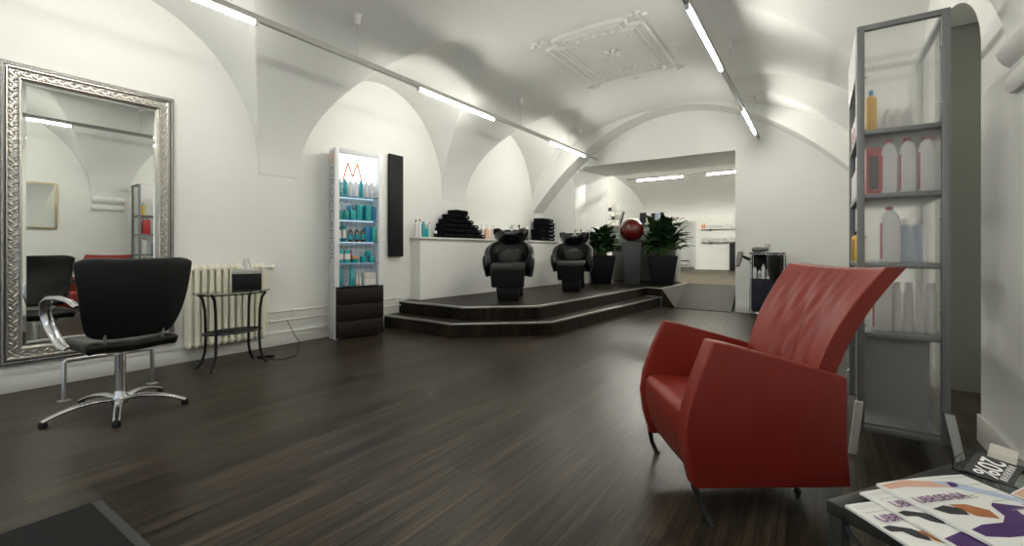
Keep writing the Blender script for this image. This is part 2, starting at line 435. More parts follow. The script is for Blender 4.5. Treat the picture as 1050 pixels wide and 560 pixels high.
# little room behind the far doorway with a sloping stair soffit
mb = MB()
mb.add([(-6.4, BY, ZP), (-6.4, BY+2.8, ZP), (-6.4, BY+2.8, 3), (-6.4, BY, 3)], [(0,1,2,3)])
mb.add([(-3.0, BY, ZP), (-3.0, BY+2.8, ZP), (-3.0, BY+2.8, 3), (-3.0, BY, 3)], [(0,1,2,3)])
mb.add([(-6.4, BY+2.8, ZP), (-3.0, BY+2.8, ZP), (-3.0, BY+2.8, 3), (-6.4, BY+2.8, 3)], [(0,1,2,3)])
mb.add([(-6.4, BY, 3), (-3.0, BY, 3), (-3.0, BY+2.8, 3), (-6.4, BY+2.8, 3)], [(0,1,2,3)])
mb.prism([(-6.4, .9), (-4.6, 2.9), (-4.75, 3.0), (-6.4, 1.15)], BY+1.2, BY+2.75, 'y')
struct('wall_stairwell', mb, 'wall')
mb = MB(); mb.box(-6.39, -3.01, BY+.01, BY+2.79, ZP+.0005, ZP+.004); struct('floor', mb, 'ramp')
mb = MB()
mb.box(FX0-.07, FX0, BY-.03, BY+.08, ZP, FZ1+.07); mb.box(FX1, FX1+.07, BY-.03, BY+.08, ZP, FZ1+.07)
mb.box(FX0, FX1, BY-.03, BY+.08, FZ1, FZ1+.07)
struct('trim_7', mb, 'skirt')

# ------------------------------------------------------------------ platform, steps, ramp
up2 = [(XL, 4.80), (-3.98, 4.72), (-3.17, 5.40), (-2.955, 9.40), (-2.62, 9.36), (-2.515, 11.04), (-4.34, 11.04), (-4.36, 10.68), (-4.5, 9.16), (XL, 9.16)]
lo2 = [(XL, 4.51), (-3.91, 4.42), (-2.90, 5.28), (-2.64, 9.36), (-2.955, 9.40), (XL, 9.16)]
mb = MB(); mb.prism(lo2, .002, .18, 'z'); struct('platform_lower_step', mb, 'step')
mb = MB(); mb.prism(up2, .181, ZP, 'z'); struct('platform', mb, 'step')
def nose(pts, z, i):
    mb = MB()
    for a, b in zip(pts[:-1], pts[1:]):
        d = (Vector((*b, 0))-Vector((*a, 0))); L = d.length; an = math.atan2(d.y, d.x)
        mb.T = Matrix.Translation((a[0], a[1], z)) @ Matrix.Rotation(an, 4, 'Z')
        mb.box(-.004, L+.004, -.006, .035, .0, .004); mb.box(-.004, L+.004, -.008, -.001, -.022, .004)
    struct('trim_%d' % i, mb, 'nosing', bevel=.0015)
nose([(XL, 4.80), (-3.98, 4.72), (-3.17, 5.40), (-2.955, 9.40), (-2.62, 9.36), (-2.515, 11.03)], ZP, 8)
nose([(XL, 4.51), (-3.91, 4.42), (-2.90, 5.28), (-2.64, 9.36)], .18, 9)
# ramp up to the back room
mb = MB()
mb.add([(-2.29, 9.12, .012), (-1.29, 9.0, .012), (-1.45, 11.04, ZP), (-2.513, 11.04, ZP), (-2.29, 9.12, .001), (-1.29, 9.0, .001), (-1.45, 11.04, .0), (-2.513, 11.04, .0)],
       [(0,1,2,3), (4,7,6,5), (0,4,5,1), (1,5,6,2), (2,6,7,3), (3,7,4,0)])
M['rampgrey'].node_tree.nodes['Principled BSDF'].inputs['Specular Tint'].default_value = (.35, .35, .34, 1)
struct('ramp', mb, 'rampgrey')
mb = MB(); mb.add([(-2.621, 9.358, ZP-.002), (-2.291, 9.12, .0), (-2.514, 11.03, ZP-.001)], [(0,1,2)])
mb.add([(-2.621, 9.358, 0), (-2.291, 9.12, 0), (-2.621, 9.358, ZP-.002)], [(0,1,2)])
struct('ramp_cheek', mb, 'floor')

# half wall carrying the bottle ledge
HW = [(XL+.002, 5.03), (-5.07, 5.03), (-4.88, 9.158), (XL+.002, 9.158)]
mb = MB(); mb.prism(HW, ZP+.001, 1.30, 'z'); struct('wall_half', mb, 'wall')
mb = MB(); mb.prism([(XL+.003, 5.0), (-5.04, 5.0), (-4.85, 9.156), (XL+.003, 9.156)], 1.301, 1.33, 'z'); struct('trim_10', mb, 'skirt', bevel=.003)

# skirting boards
mb = MB(); mb.box(XL+.001, XL+.018, YB, 4.49, 0.001, .16)
mb.box(XL+.018, XL+.023, YB, 4.49, .135, .16); struct('baseboard_left', mb, 'skirt', bevel=.003)
mb = MB(); mb.box(OX1, XR, YF-.018, YF-.001, .001, .17); struct('baseboard_back', mb, 'skirt', bevel=.003)
mb = MB(); mb.box(XR-.018, XR-.001, YB, N0, .001, .16); mb.box(XR-.018, XR-.001, N1, YF-.02, .001, .16); struct('baseboard_right', mb, 'skirt', bevel=.003)

# stucco ornament on the vault
mb = MB()
def on(x, y, d=.0): return (x, y, zmain(x)-d)
X0o, X1o, Y0o, Y1o = -2.96, -1.70, 5.08, 6.78
def moulding(x0, y0, x1, y1, r, d=.005, n=14):
    mb.tube([on(x0+(x1-x0)*i/n, y0+(y1-y0)*i/n, d) for i in range(n+1)], r, 8)
for off, r in ((0, .028), (.05, .016), (.10, .024), (.15, .014)):
    a, b, c, e = X0o+off, X1o-off, Y0o+off, Y1o-off
    q = .16
    P = [(a+q, c), (b-q, c), (b-q, c+q), (b, c+q), (b, e-q), (b-q, e-q), (b-q, e), (a+q, e), (a+q, e-q), (a, e-q), (a, c+q), (a+q, c+q)]
    for i in range(12): moulding(*P[i], *P[(i+1) % 12], r)
for i in range(7):
    t = (i+.5)/7
    for x, y in ((X0o+.22+t*(X1o-X0o-.44), Y0o+.25), (X0o+.22+t*(X1o-X0o-.44), Y1o-.25)):
        mb.ball(on(x, y, .01), .038, 8, 6, (1, .8, .6))
for i in range(5):
    t = (i+.5)/5
    for x in (X0o+.24, X1o-.24):
        mb.ball(on(x, Y0o+.35+t*(Y1o-Y0o-.7), .01), .022, 8, 6, (1, 1.1, .6))
for cx_, cy_ in ((X0o, Y0o), (X1o, Y0o), (X0o, Y1o), (X1o, Y1o)):
    sx_ = 1 if cx_ > XC else -1; sy_ = 1 if cy_ > 6 else -1
    for dx, dy in ((.0, .0), (.09, .03), (.03, .10), (-.06, .06)):
        mb.ball(on(cx_+sx_*dx, cy_+sy_*dy, .01), .045, 8, 6, (1, .8, .5))
for i, (dx, dy) in enumerate((( -.85, .0), (.85, 0), (0, -1.05), (0, 1.05))):
    mb.ball(on(-2.33+dx*.95, 5.93+dy, .008), .045, 8, 6, (1.2, .8, .45))
cx_, cy_ = -2.33, 5.93
for k_ in range(6):
    a = pi*k_/3
    mb.ball(on(cx_+.085*cos(a), cy_+.085*sin(a), .01), .07, 10, 6, (1, .42, .4), Matrix.Rotation(a, 3, 'Z'))
mb.ball(on(cx_, cy_, .015), .035, 10, 6, (1, 1, .7))
struct('trim_11', mb, 'ceiling', smooth=True, ang=60)

# ------------------------------------------------------------------ light tracks
def track(name, label, x, z, segs, lit, hang, y_end, pm='darkalu'):
    t = thing(name, label, 'light', (x, segs[0], z), 0)
    y0 = segs[0]
    mb = MB()
    mb.box(-.022, .022, 0, y_end-y0, .0, .052)
    mb.build('profile', pm, t, bevel=.003)
    for a, b in zip(segs[:-1], segs[1:]):
        if (a, b) in lit:
            mb = MB(); mb.tube([(0, a-y0+.035, -.022), (0, b-y0-.035, -.022)], .0135, 12); mb.build('tube', 'tube', t, smooth=True)
            for yy_, s_ in ((a, 1), (b, -1)):
                mb = MB(); mb.box(-.014, .014, yy_-y0+(.0 if s_ > 0 else -.03), yy_-y0+(.03 if s_ > 0 else 0), -.038, .0)
                mb.build('tube_socket', 'whitep', t, bevel=.002)
    for (hx, hy) in hang:
        zt = zceil(x, hy)-z
        w = MB(); w.cyl((0, hy-y0, .05), (0, hy-y0, zt-.05), .002, 6); w.build('wire', 'steel', t)
        c = MB(); c.frustum(0, hy-y0, zt-.10, zt+.01, .022, .022, .035, .035); c.build('ceiling_hook', 'whitep', t, bevel=.006)
    mb = MB(); mb.box(-.018, .018, y_end-y0, YF-y0, .005, .045); mb.build('wall_bracket', 'whitep', t)
    return t
L1 = [-2.6, -1.1, .45, 1.99, 3.83, 5.37, 6.98, 8.47, 9.04]
track('light_track', 'grey ceiling light track running along the left wall above the mirror', -3.9, 3.04, L1,
      [(-2.6, -1.1), (.45, 1.99), (3.83, 5.37), (6.98, 8.47)], [(0, -.2), (0, 2.98), (0, 6.05), (0, 8.2)], 9.04, 'lightalu')
L2 = [-2.2, -.6, .6, 2.1, 3.78, 5.35, 6.98, 8.56, 9.03]
track('light_track', 'dark ceiling light track running down the right side of the vault', -.86, 3.08, L2,
      [(-2.2, -.6), (.6, 2.1), (3.78, 5.35), (6.98, 8.56)], [(0, -.2), (0, 2.95), (0, 5.95), (0, 8.3)], 9.03)
t = thing('light_track', 'short light track hung across the back room ceiling', 'light', (-4.15, 11.6, 2.95), R(-1))
mb = MB(); mb.box(0, 4.4, -.022, .022, 0, .05); mb.build('profile', 'darkalu', t, bevel=.003)
for a, b in ((.28, 1.42), (1.98, 3.5)):
    mb = MB(); mb.tube([(a, 0, -.022), (b, 0, -.022)], .016, 12); mb.build('tube', 'tube', t, smooth=True)
for a in (.4, 2.2, 4.0):
    mb = MB(); mb.cyl((a, 0, .05), (a, 0, .95), .002, 6); mb.build('wire', 'steel', t)
t = thing('ceiling_light', 'unseen tube lamp added to brighten the back room, hidden behind the header beam', 'light', (-5.4, 13.5, 3.84), 0)  # lamp added out of view to brighten the back room
mb = MB(); mb.box(0, 6, -.03, .03, 0, .058); mb.build('lamp_body', 'whitep', t, bevel=.003)
for a, b in ((.1, 1.9), (2.1, 3.9), (4.1, 5.9)):
    mb = MB(); mb.tube([(a, 0, -.022), (b, 0, -.022)], .016, 12); mb.build('tube', 'tube2', t, smooth=True)
t = thing('ceiling_light', 'lit tube lamp in the small room beyond the far doorway', 'light', (-3.9, BY+1.0, 2.9), 0)
mb = MB(); mb.box(-.6, .6, -.03, .03, 0, .099); mb.build('lamp_body', 'whitep', t)
mb = MB(); mb.tube([(-.55, 0, -.02), (.55, 0, -.02)], .016, 12); mb.build('tube', 'tube', t, smooth=True)
#PART2

# ------------------------------------------------------------------ ornate wall mirror
def frame_sweep(mb, y0, y1, z0, z1, prof, mats_i=0):
    # prof: (inset, height) ; frame lies in the wall plane, height grows to +x
    n = len(prof); vs = []
    for (cy, cz, sy, sz) in ((y0, z0, 1, 1), (y1, z0, -1, 1), (y1, z1, -1, -1), (y0, z1, 1, -1)):
        for d, h in prof: vs.append((h, cy+sy*d, cz+sz*d))
    fs = []
    for c in range(4):
        for i in range(n-1): fs.append((c*n+i, ((c+1) % 4)*n+i, ((c+1) % 4)*n+i+1, c*n+i+1))
    mb.add(vs, fs); return mb
t = thing('wall_mirror', 'tall mirror in a carved silver frame hung on the left wall', 'mirror', (XL+.003, .71, .225))
MW, MH = 1.15, 2.375
mb = MB(); frame_sweep(mb, 0, MW, 0, MH, [(0, 0), (0, .05), (.006, .058), (.030, .058), (.034, .05)]); mb.build('outer_frame', 'silverdark', t)
mb = MB(); frame_sweep(mb, 0, MW, 0, MH, [(.034, .05), (.038, .064), (.044, .064), (.048, .046), (.060, .040), (.095, .040), (.105, .046), (.110, .056), (.116, .056), (.122, .035), (.128, .033), (.132, .014)])
mb.build('inner_frame', 'silver', t)
mb = MB()
def along(fn, L, step):
    k = max(1, round(L/step))
    for i in range(k): fn((i+.5)*L/k, i)
def leafs(P, T_, N_):
    def f(s, i):
        c = P + T_*s; sd = 1 if i % 2 else -1
        X_ = Vector((1, 0, 0)); B = Matrix((T_, N_, X_)).transposed()
        mb.ball(c+N_*.012*sd, .024, 8, 5, (1, .45, .55), B @ Matrix.Rotation(.7*sd, 3, 'Z'))
        mb.ball(c-N_*.013*sd+T_*.012, .012, 6, 4, (1.2, .8, .9), B @ Matrix.Rotation(-.5*sd, 3, 'Z'))
    return f
c = .078
for P, T_, N_, L in ((Vector((.042, c, c)), Vector((0, 1, 0)), Vector((0, 0, 1)), MW-2*c), (Vector((.042, c, MH-c)), Vector((0, 1, 0)), Vector((0, 0, -1)), MW-2*c),
                   (Vector((.042, c, c)), Vector((0, 0, 1)), Vector((0, 1, 0)), MH-2*c), (Vector((.042, MW-c, c)), Vector((0, 0, 1)), Vector((0, -1, 0)), MH-2*c)):
    along(leafs(P, T_, N_), L, .034)
mb.build('carved_band', 'silver', t, smooth=True)
mb = MB()
for P, T_, L in ((Vector((.06, .012, .018)), Vector((0, 1, 0)), MW-.024), (Vector((.06, .012, MH-.018)), Vector((0, 1, 0)), MW-.024), (Vector((.06, .018, .012)), Vector((0, 0, 1)), MH-.024), (Vector((.06, MW-.018, .012)), Vector((0, 0, 1)), MH-.024)):
    along(lambda s, i: mb.ball(P+T_*s, .0062, 6, 4), L, .0155)
mb.build('beading', 'silver', t, smooth=True)
mb = MB(); mb.box(.008, .014, .125, MW-.125, .125, MH-.125)
g = mb.build('mirror_glass', 'mirror', t)
mb = MB(); frame_sweep(mb, .131, MW-.131, .131, MH-.131, [(0, .0145), (.022, .0172), (.0235, .0142)]); mb.build('bevelled_edge', 'mirror', t)

# small framed mirror on the right wall, seen only in the reflection
t = thing('framed_mirror', 'small square mirror in a pale gold frame, seen reflected in the tall mirror', 'mirror', (XR-.003, 1.78, 1.50))
mb = MB()
for a in ((0, .46, 0, .03), (0, .46, .79, .82), (0, .03, .03, .79), (.43, .46, .03, .79)): mb.box(-.03, 0, *a)
mb.build('frame', 'goldframe', t, bevel=.004)
mb = MB(); mb.box(-.012, -.006, .03, .43, .03, .79); mb.build('mirror_glass', 'mirror', t)

# ------------------------------------------------------------------ styling chair
def styling_chair(label, loc, rz):
    t = thing('styling_chair', label, 'chair', loc, rz)
    # local frame: faces +x, back at -x
    mb = MB(); mb.lathe([(.0, .05), (.045, .05), (.052, .065), (.05, .10), (.034, .125), (.032, .16)], n=20)
    mb.build('hub', 'alu', t, smooth=True)
    for k in range(5):
        a = R(72*k+14)
        pts = []
        for i in range(9):
            s = i/8; r = .03+.36*s; pts.append((r*cos(a), r*sin(a), .078+.022*sin(pi*(s*.9+.1))-.045*s*s))
        mb = MB(); mb.tube(pts, [.027-.008*i/8 for i in range(9)], 10, flat=(1, .6), up=(0, 0, 1)); l = mb.build('base_leg', 'alu', t, smooth=True)
        mb = MB(); mb.lathe([(.0, 0), (.022, 0), (.024, .012), (.018, .035), (0, .036)], (.385*cos(a), .385*sin(a), .001), 14); mb.build('foot_pad', 'blackmetal', l, smooth=True)
    mb = MB(); mb.lathe([(.0, .14), (.033, .14), (.033, .40), (.024, .40), (.024, .44), (0, .44)], n=20); mb.build('column', 'chrome', t, smooth=True)
    mb = MB(); mb.box(-.16, .14, -.12, .12, .432, .448); mb.cyl((-.16, -.07, .44), (-.225, -.07, .50), .012); mb.cyl((-.16, .07, .44), (-.225, .07, .50), .012); mb.build('seat_bracket', 'steel', t, bevel=.003)
    def seat(u, v):
        x = -.24+.48*u; y = (v-.5)*(.50+.03*u)
        return (x, y, .447+.03*u+.012*(abs(v-.5)*2)**3*(1))
    mb = MB(); pr = []
    for i in range(21):
        v = i/20; y = (v-.5); 
    nu, nv = 12, 12
    def S(u, v): 
        x = -.25+.50*u; y = (v-.5)*(.52)
        edge = max(abs(u-.5), abs(v-.5))*2
        return x, y, .515+.02*abs(v-.5)*2-.022*max(0, edge-.8)/.2
    mb.grid(lambda u, v: S(u, v), nu, nv)
    o = mb.build('seat', 'blackleather', t, smooth=True, solid=.065, offset=-1, bevel=0)
    o.modifiers.new('b', 'BEVEL').width = .012
    # backrest: wider at the top, wrapped, leaning
    def Bk(u, v):
        y = (u-.5)*(.50+.15*v**.8-.05*(1-v)**6); z = .545+.535*v - .012*(1-(2*u-1)**2)*v - .035*abs(2*u-1)**8*(2*v-1)
        x = -.235-.09*v+.07*(2*u-1)**2 - .03*sin(pi*v)
        return (x, y, z)
    mb = MB(); mb.grid(Bk, 14, 10)
    o = mb.build('backrest', 'blackleather', t, smooth=True, solid=.055, offset=0)
    q = o.modifiers.new('b', 'BEVEL'); q.width = .015; q.segments = 3; q.limit_method = 'ANGLE'
    for s in (-1, 1):
        pts = [(-.20, s*.285, .765), (-.12, s*.30, .80), (-.0, s*.315, .815), (.12, s*.325, .81), (.20, s*.325, .775), (.225, s*.32, .70), (.20, s*.31, .62), (.13, s*.295, .54), (.06, s*.285, .495), (.0, s*.275, .48)]
        mb = MB(); mb.tube(pts, [.018, .021, .024, .027, .028, .026, .025, .025, .024, .02], 12, flat=(1.15, .55), up=None)
        mb.build('armrest', 'alu', t, smooth=True)
    mb = MB()
    for dy in (-.16, .16):
        mb = MB(); mb.cyl((-.225, dy, .50), (-.235, dy, .58), .010); mb.build('back_strut', 'steel', t, smooth=True)
    return t
sc1 = styling_chair('black leather styling chair with chrome arms in front of the tall mirror', (-4.07, 1.125, 0), R(184))
sc2 = dup(sc1, (-.27, 7.78, 0), R(16), 'black styling chair with chrome base standing behind the red armchair by the trolley')

# chrome foot rail between chair and mirror
t = thing('foot_rail', 'low chrome foot rest rail fixed to the floor below the mirror', 'footrest', (-4.66, .96, 0), 0)
mb = MB(); mb.tube([(0, 0, .004), (0, 0, .285), (0, .012, .298), (-.0, .53, .298), (-.0, .542, .285), (-.0, .542, .004)], .0155, 12); mb.build('rail', 'steel', t, smooth=True, ang=60)
for y in (0, .542):
    mb = MB(); mb.box(-.035, .035, y-.035, y+.035, .0005, .006); mb.build('foot_plate', 'steel', t, bevel=.002)

# ------------------------------------------------------------------ radiator and pipes
t = thing('radiator', 'cream column radiator on the left wall behind the small glass table', 'radiator', (XL+.03, 1.93, .13))
for i in range(12):
    y = .033+i*.066
    mb = MB()
    for x in (.035, .10): mb.tube([(x, y, .05), (x, y, .79)], .019, 10, flat=(1, 1.2), up=(0, 1, 0))
    mb.ball((.067, y, .80), .05, 12, 8, (1.15, .48, .9)); mb.ball((.067, y, .045), .05, 12, 8, (1.15, .48, .9))
    mb.build('column', 'radiator', t, smooth=True)
for z in (.80, .045):
    mb = MB(); mb.tube([(.067, .02, z), (.067, .80, z)], .022, 10); mb.build('header_tube', 'radiator', t, smooth=True)
mb = MB()
mb.tube([(.067, .79, .80), (.067, .86, .80)], .016, 10); mb.ball((.067, .87, .80), .03, 12, 8); mb.build('valve', 'radiator', t, smooth=True)
for z in (.13, .70):
    mb = MB(); mb.tube([(-.028, .2, z+.05), (.04, .2, z+.05)], .01, 8); mb.build('wall_bracket', 'radiator', t)
for z, lb in ((.405, 'upper'), (.298, 'lower')):
    t = thing('heating_pipe', lb+' thin white heating pipe running along the left wall', 'pipe', (XL+.043, 2.80, z))
    mb = MB(); mb.tube([(0, 0, 0), (0, 1.99, 0)], .0105, 10); mb.build('pipe', 'pipe', t, smooth=True)
    for y in (.28, 1.85):
        mb = MB(); mb.cyl((0, y-.012, 0), (0, y+.012, 0), .016, 10); mb.box(-.042, 0, y-.006, y+.006, -.006, .006); mb.build('pipe_clip', 'pipe', t)

# ------------------------------------------------------------------ oval side table with tissue box
TC = (-4.70, 2.16)
t = thing('side_table', 'small oval glass side table with curved black metal legs in front of the radiator', 'table', (TC[0], TC[1], 0))
mb = MB(); mb.lathe([(0, .72), (.995, .72), (1, .724), (.995, .728), (0, .728)], n=48, sx=.19, sy=.345)
mb.build('glass_top', 'tableglass', t)
mb = MB(); ring = [( .165*cos(a), .30*sin(a), .705) for a in [2*pi*i/40 for i in range(40)]]; mb.tube(ring, .007, 8, closed=True); mb.build('top_ring', 'blackmetal', t, smooth=True)
mb = MB(); ring = [( .15*cos(a), .255*sin(a), .34) for a in [2*pi*i/40 for i in range(40)]]; mb.tube(ring, .010, 8, closed=True)
for i in range(6):
    for j in range(9):
        a = (i*1.7+j*.9); x = -.11+.22*(i+.5)/6; y = -.2+.4*(j+.5)/9
        if (x/.15)**2+(y/.255)**2 < .9:
            mb.tube([(x+.021*cos(b), y+.021*sin(b), .34) for b in [2*pi*k/10 for k in range(10)]], .0032, 5, closed=True)
for i in range(5):
    x = -.10+.05*i; w_ = .255*math.sqrt(1-(x/.15)**2); mb.tube([(x, -w_, .338), (x, w_, .338)], .0028, 5)
mb.build('tray', 'blackmetal', t, smooth=True)
for sx in (-1, 1):
    for sy in (-1, 1):
        P = [(sx*.135, sy*.245, .716), (sx*.12, sy*.215, .66), (sx*.108, sy*.20, .55), (sx*.105, sy*.195, .30), (sx*.11, sy*.20, .16), (sx*.12, sy*.22, .07), (sx*.135, sy*.25, .02), (sx*.14, sy*.255, .010)]
        mb = MB(); mb.tube(P, .0125, 10); mb.build('leg', 'blackmetal', t, smooth=True)
t = thing('tissue_box', 'black tissue box with a grey top and a tissue sticking out on the side table', 'tissue box', (-4.77, 2.32, .7285), R(70))
mb = MB(); mb.box(-.125, .125, -.06, .06, 0, .16); mb.build('box', 'blackmatte', t, bevel=.003)
mb = MB(); mb.box(-.126, .126, -.061, .061, .1605, .20); mb.build('lid', 'greytext', t, bevel=.003)
mb = MB(); mb.grid(lambda u, v: ((u-.5)*.10*(1-.4*v), .018*sin(u*9+v*3)*(.3+v), .198+.10*v+.016*sin(u*11)*v), 16, 8); mb.build('tissue', 'paper', t, smooth=True, solid=.001)
mb = MB(); mb.tube([(-5.22, 3.0, .30), (-5.18, 3.05, .15), (-5.1, 3.1, .01), (-4.9, 2.95, .006), (-4.6, 2.75, .006), (-4.55, 2.55, .006), (-4.75, 2.45, .006), (-4.8, 2.5, .006)], .004, 6)
mb.cbox((-4.78, 2.52, .016), (.16, .05, .028), R(60))
tag(mb.build('power_cord', 'blackmetal', smooth=True), 'black power cord with a socket strip lying on the floor beside the side table', 'cord')

# ------------------------------------------------------------------ product display cabinet
DA = R(76)
t = thing('display_cabinet', 'tall white lit product display with glass shelves and brown drawers', 'display cabinet', (-5.01, 3.50, 0), DA)
DT = Matrix.Translation((-5.01, 3.50, 0)) @ Matrix.Rotation(DA, 4, 'Z')
DW, DD, DH = .64, .205, 2.42     # local x = along the front, local y<0 = front
mb = MB()
mb.box(-.0, .055, .0, DD, 0, DH); mb.build('side_panel', 'white', t, bevel=.004)
mb = MB(); mb.box(DW-.055, DW, .0, DD, 0, DH); mb.build('side_panel', 'white', t, bevel=.004)
mb = MB(); mb.box(.055, DW-.055, .0, DD, DH-.07, DH); mb.build('top_panel', 'white', t, bevel=.004)
mb = MB(); mb.box(-.006, .0, .02, DD-.02, .03, DH-.03); sp = mb.build('sign_panel', 'cabpanel', t)
mb = MB(); mb.box(.055, DW-.055, DD-.02, DD-.005, .66, DH-.07); pb = mb.build('pegboard', 'peg', t)
mb = MB()
for i in range(8):
    for j in range(24):
        x = .09+i*.066; z = .72+j*.055
        mb.box(x-.006, x+.006, DD-.0212, DD-.0198, z-.006, z+.006)
tag(mb.build('peg_holes', 'hole', pb), kind='stuff')
mb = MB(); mb.box(.06, DW-.06, DD-.023, DD-.0205, 2.02, DH-.075); mb.build('light_panel', 'display', t)
mb = MB(); mb.box(.06, DW-.06, .03, DD-.04, DH-.082, DH-.07); mb.build('top_lamp', 'display', t)
for i, z in enumerate((1.82, 1.52, 1.235, .965)):
    mb = MB(); mb.box(.056, DW-.056, .005, DD-.024, z-.008, z); mb.build('glass_shelf', 'shelfglass', t)
    mb = MB(); mb.box(.056, DW-.056, DD-.034, DD-.024, z-.012, z-.0085); mb.build('shelf_lamp', 'lampblue', t)
for i in range(3):
    z0 = .02+i*.208
    mb = MB(); mb.box(.004, DW-.01, -.045, -.005, z0, z0+.203); mb.build('drawer', 'darkwood', t, bevel=.002)
mb = MB(); mb.box(.058, DW-.058, -.004, DD-.024, .005, .655); mb.build('drawer_case', 'darkwood', t)
mb = MB(); mb.box(.0, DW-.01, -.046, -.004, .645, .66); mb.build('case_top', 'blackmatte', t)
# the big M on the light panel
mb = MB(); X0, Z0, w_, h_ = .19, 2.06, .22, .22
def stroke(p, q, r):
    mb.tube([(p[0], DD-.03, p[1]), (q[0], DD-.03, q[1])], r, 6, flat=(1, .4), up=(0, 1, 0))
stroke((X0-.02, Z0-.04), (X0+.045, Z0+h_), .011); stroke((X0+.045, Z0+h_), (X0+w_/2, Z0+.03), .011)
stroke((X0+w_/2, Z0+.03), (X0+w_-.045, Z0+h_), .011); stroke((X0+w_-.045, Z0+h_), (X0+w_+.02, Z0-.04), .011)
mb.build('letter_mark', 'orange', t)
# brand lettering down the side
tm = text_mesh('M', .165, 'letter_mark', 'orange', sp, sx=1.0); 
tm.matrix_local = Matrix.Translation((-.0072, DD/2-.0, 2.29)) @ Matrix(((0,0,-1,0),(0,-1,0,0),(-1,0,0,0),(0,0,0,1)))
tm2 = text_mesh('OROCCANOIL', .155, 'lettering', 'greyprint', sp, spacing=1.0)
ymax = max(v.co.x for v in tm2.data.vertices); ymin = min(v.co.x for v in tm2.data.vertices)
k = 1.22/(ymax-ymin)
for v in tm2.data.vertices: v.co.x *= k
tm2.matrix_local = Matrix.Translation((-.0072, DD/2, 1.58)) @ Matrix(((0,0,-1,0),(0,-1,0,0),(-1,0,0,0),(0,0,0,1)))

def bottle(name, label, cat, loc, h, r, body='whitep', cap='whitep', kind='cyl', group=None, band=None, sq=1, lbl=None, rz=0):
    """a single container: body with slot 0, cap slot 1, printed band slot 2"""
    t = thing(name, label, cat, loc, rz, group)
    mb = MB()
    if kind == 'cyl':
        mb.lathe([(0, 0), (r*.94, 0), (r, .006), (r, h*.76), (r*.82, h*.84), (r*.42, h*.87), (0, h*.87)], n=14, sy=sq); ch = (r*.45, h*.86, h)
    elif kind == 'spray':
        mb.lathe([(0, 0), (r*.94, 0), (r, .005), (r, h*.80), (r*.7, h*.85), (0, h*.86)], n=14, sy=sq); ch = (r*.74, h*.84, h)
    elif kind == 'jar':
        mb.lathe([(0, 0), (r*.9, 0), (r, .006), (r, h*.62), (0, h*.62)], n=18); ch = (r*1.03, h*.62, h)
    elif kind == 'box':
        mb.box(-r, r, -r*sq, r*sq, 0, h); ch = None
    elif kind == 'pump':
        mb.lathe([(0, 0), (r*.94, 0), (r, .006), (r, h*.60), (r*.75, h*.68), (r*.35, h*.72), (0, h*.72)], n=14, sy=sq); ch = None
    b = mb.build('body', body, t, smooth=kind != 'box', bevel=.002 if kind == 'box' else 0)
    if ch:
        mb = MB(); q, z0, z1 = ch; mb.lathe([(0, z0+.0005), (q, z0+.0005), (q, z1-.004), (q*.85, z1), (0, z1)], n=14); mb.build('cap', cap, t, smooth=True)
    if kind == 'pump':
        mb = MB(); mb.lathe([(0, h*.705), (r*.42, h*.705), (r*.42, h*.77), (r*.16, h*.78), (r*.16, h*.93), (r*.3, h*.94), (r*.3, h), (0, h)], n=12)
        mb.tube([(0, 0, h*.97), (r*1.1, 0, h*.95), (r*1.25, 0, h*.90)], r*.13, 6); mb.build('pump_head', cap, t, smooth=True)
    if band:
        z0, z1 = h*.18, h*.62
        if kind == 'box': z0, z1 = h*.25, h*.7
        mb = MB()
        if kind == 'box': mb.box(-r-.0006, r+.0006, -r*sq-.0006, r*sq+.0006, z0, z1)
        else: mb.lathe([(r*1.012, z0), (r*1.012, z1), (r*1.0, z1), (r*1.0, z0)], n=14, sy=sq)
        mb.build('printed_band', band, t, smooth=kind != 'box')
    return t
ordn = ['leftmost', 'second from left', 'third from left', 'fourth from left', 'fifth from left', 'sixth from left', 'seventh from left', 'eighth from left', 'ninth from left']
def in_disp(x, y, z): 
    p = DT @ Vector((.085+(x-.085)*1.17, y, z)); return (p.x, p.y, p.z)
# top shelf of bottles
for i, (x, kd) in enumerate(((.085, 't'), (.155, 't'), (.215, 'w'), (.275, 'w'), (.335, 't'), (.40, 'w'), (.46, 'w'))):
    bottle('shampoo_bottle', '%s slim bottle on the top glass shelf of the lit display, %s' % ('teal' if kd == 't' else 'white', ordn[i]), 'bottle', in_disp(x, .09, 1.8205), .215, .024, 'teal' if kd == 't' else 'whitep', 'whitep' if kd == 'w' else 'teal', 'spray', 'bottles in the lit display', rz=DA)
for i, (x, y, w, h, m) in enumerate(((.09, .09, .030, .115, 'teal'), (.165, .09, .030, .115, 'teal'), (.235, .08, .033, .125, 'tealbox'), (.235, .155, .026, .19, 'blue'), (.315, .11, .034, .205, 'tealbox'), (.375, .16, .022, .19, 'blue'), (.415, .09, .034, .205, 'tealbox'), (.485, .11, .024, .19, 'blue'))):
    bottle('product_carton', '%s carton on the second shelf of the lit display, %s' % ('blue' if m == 'blue' else 'teal', ordn[i]), 'carton', in_disp(x, y, 1.5205), h, w, m, kind='box', group='cartons in the lit display', rz=DA)
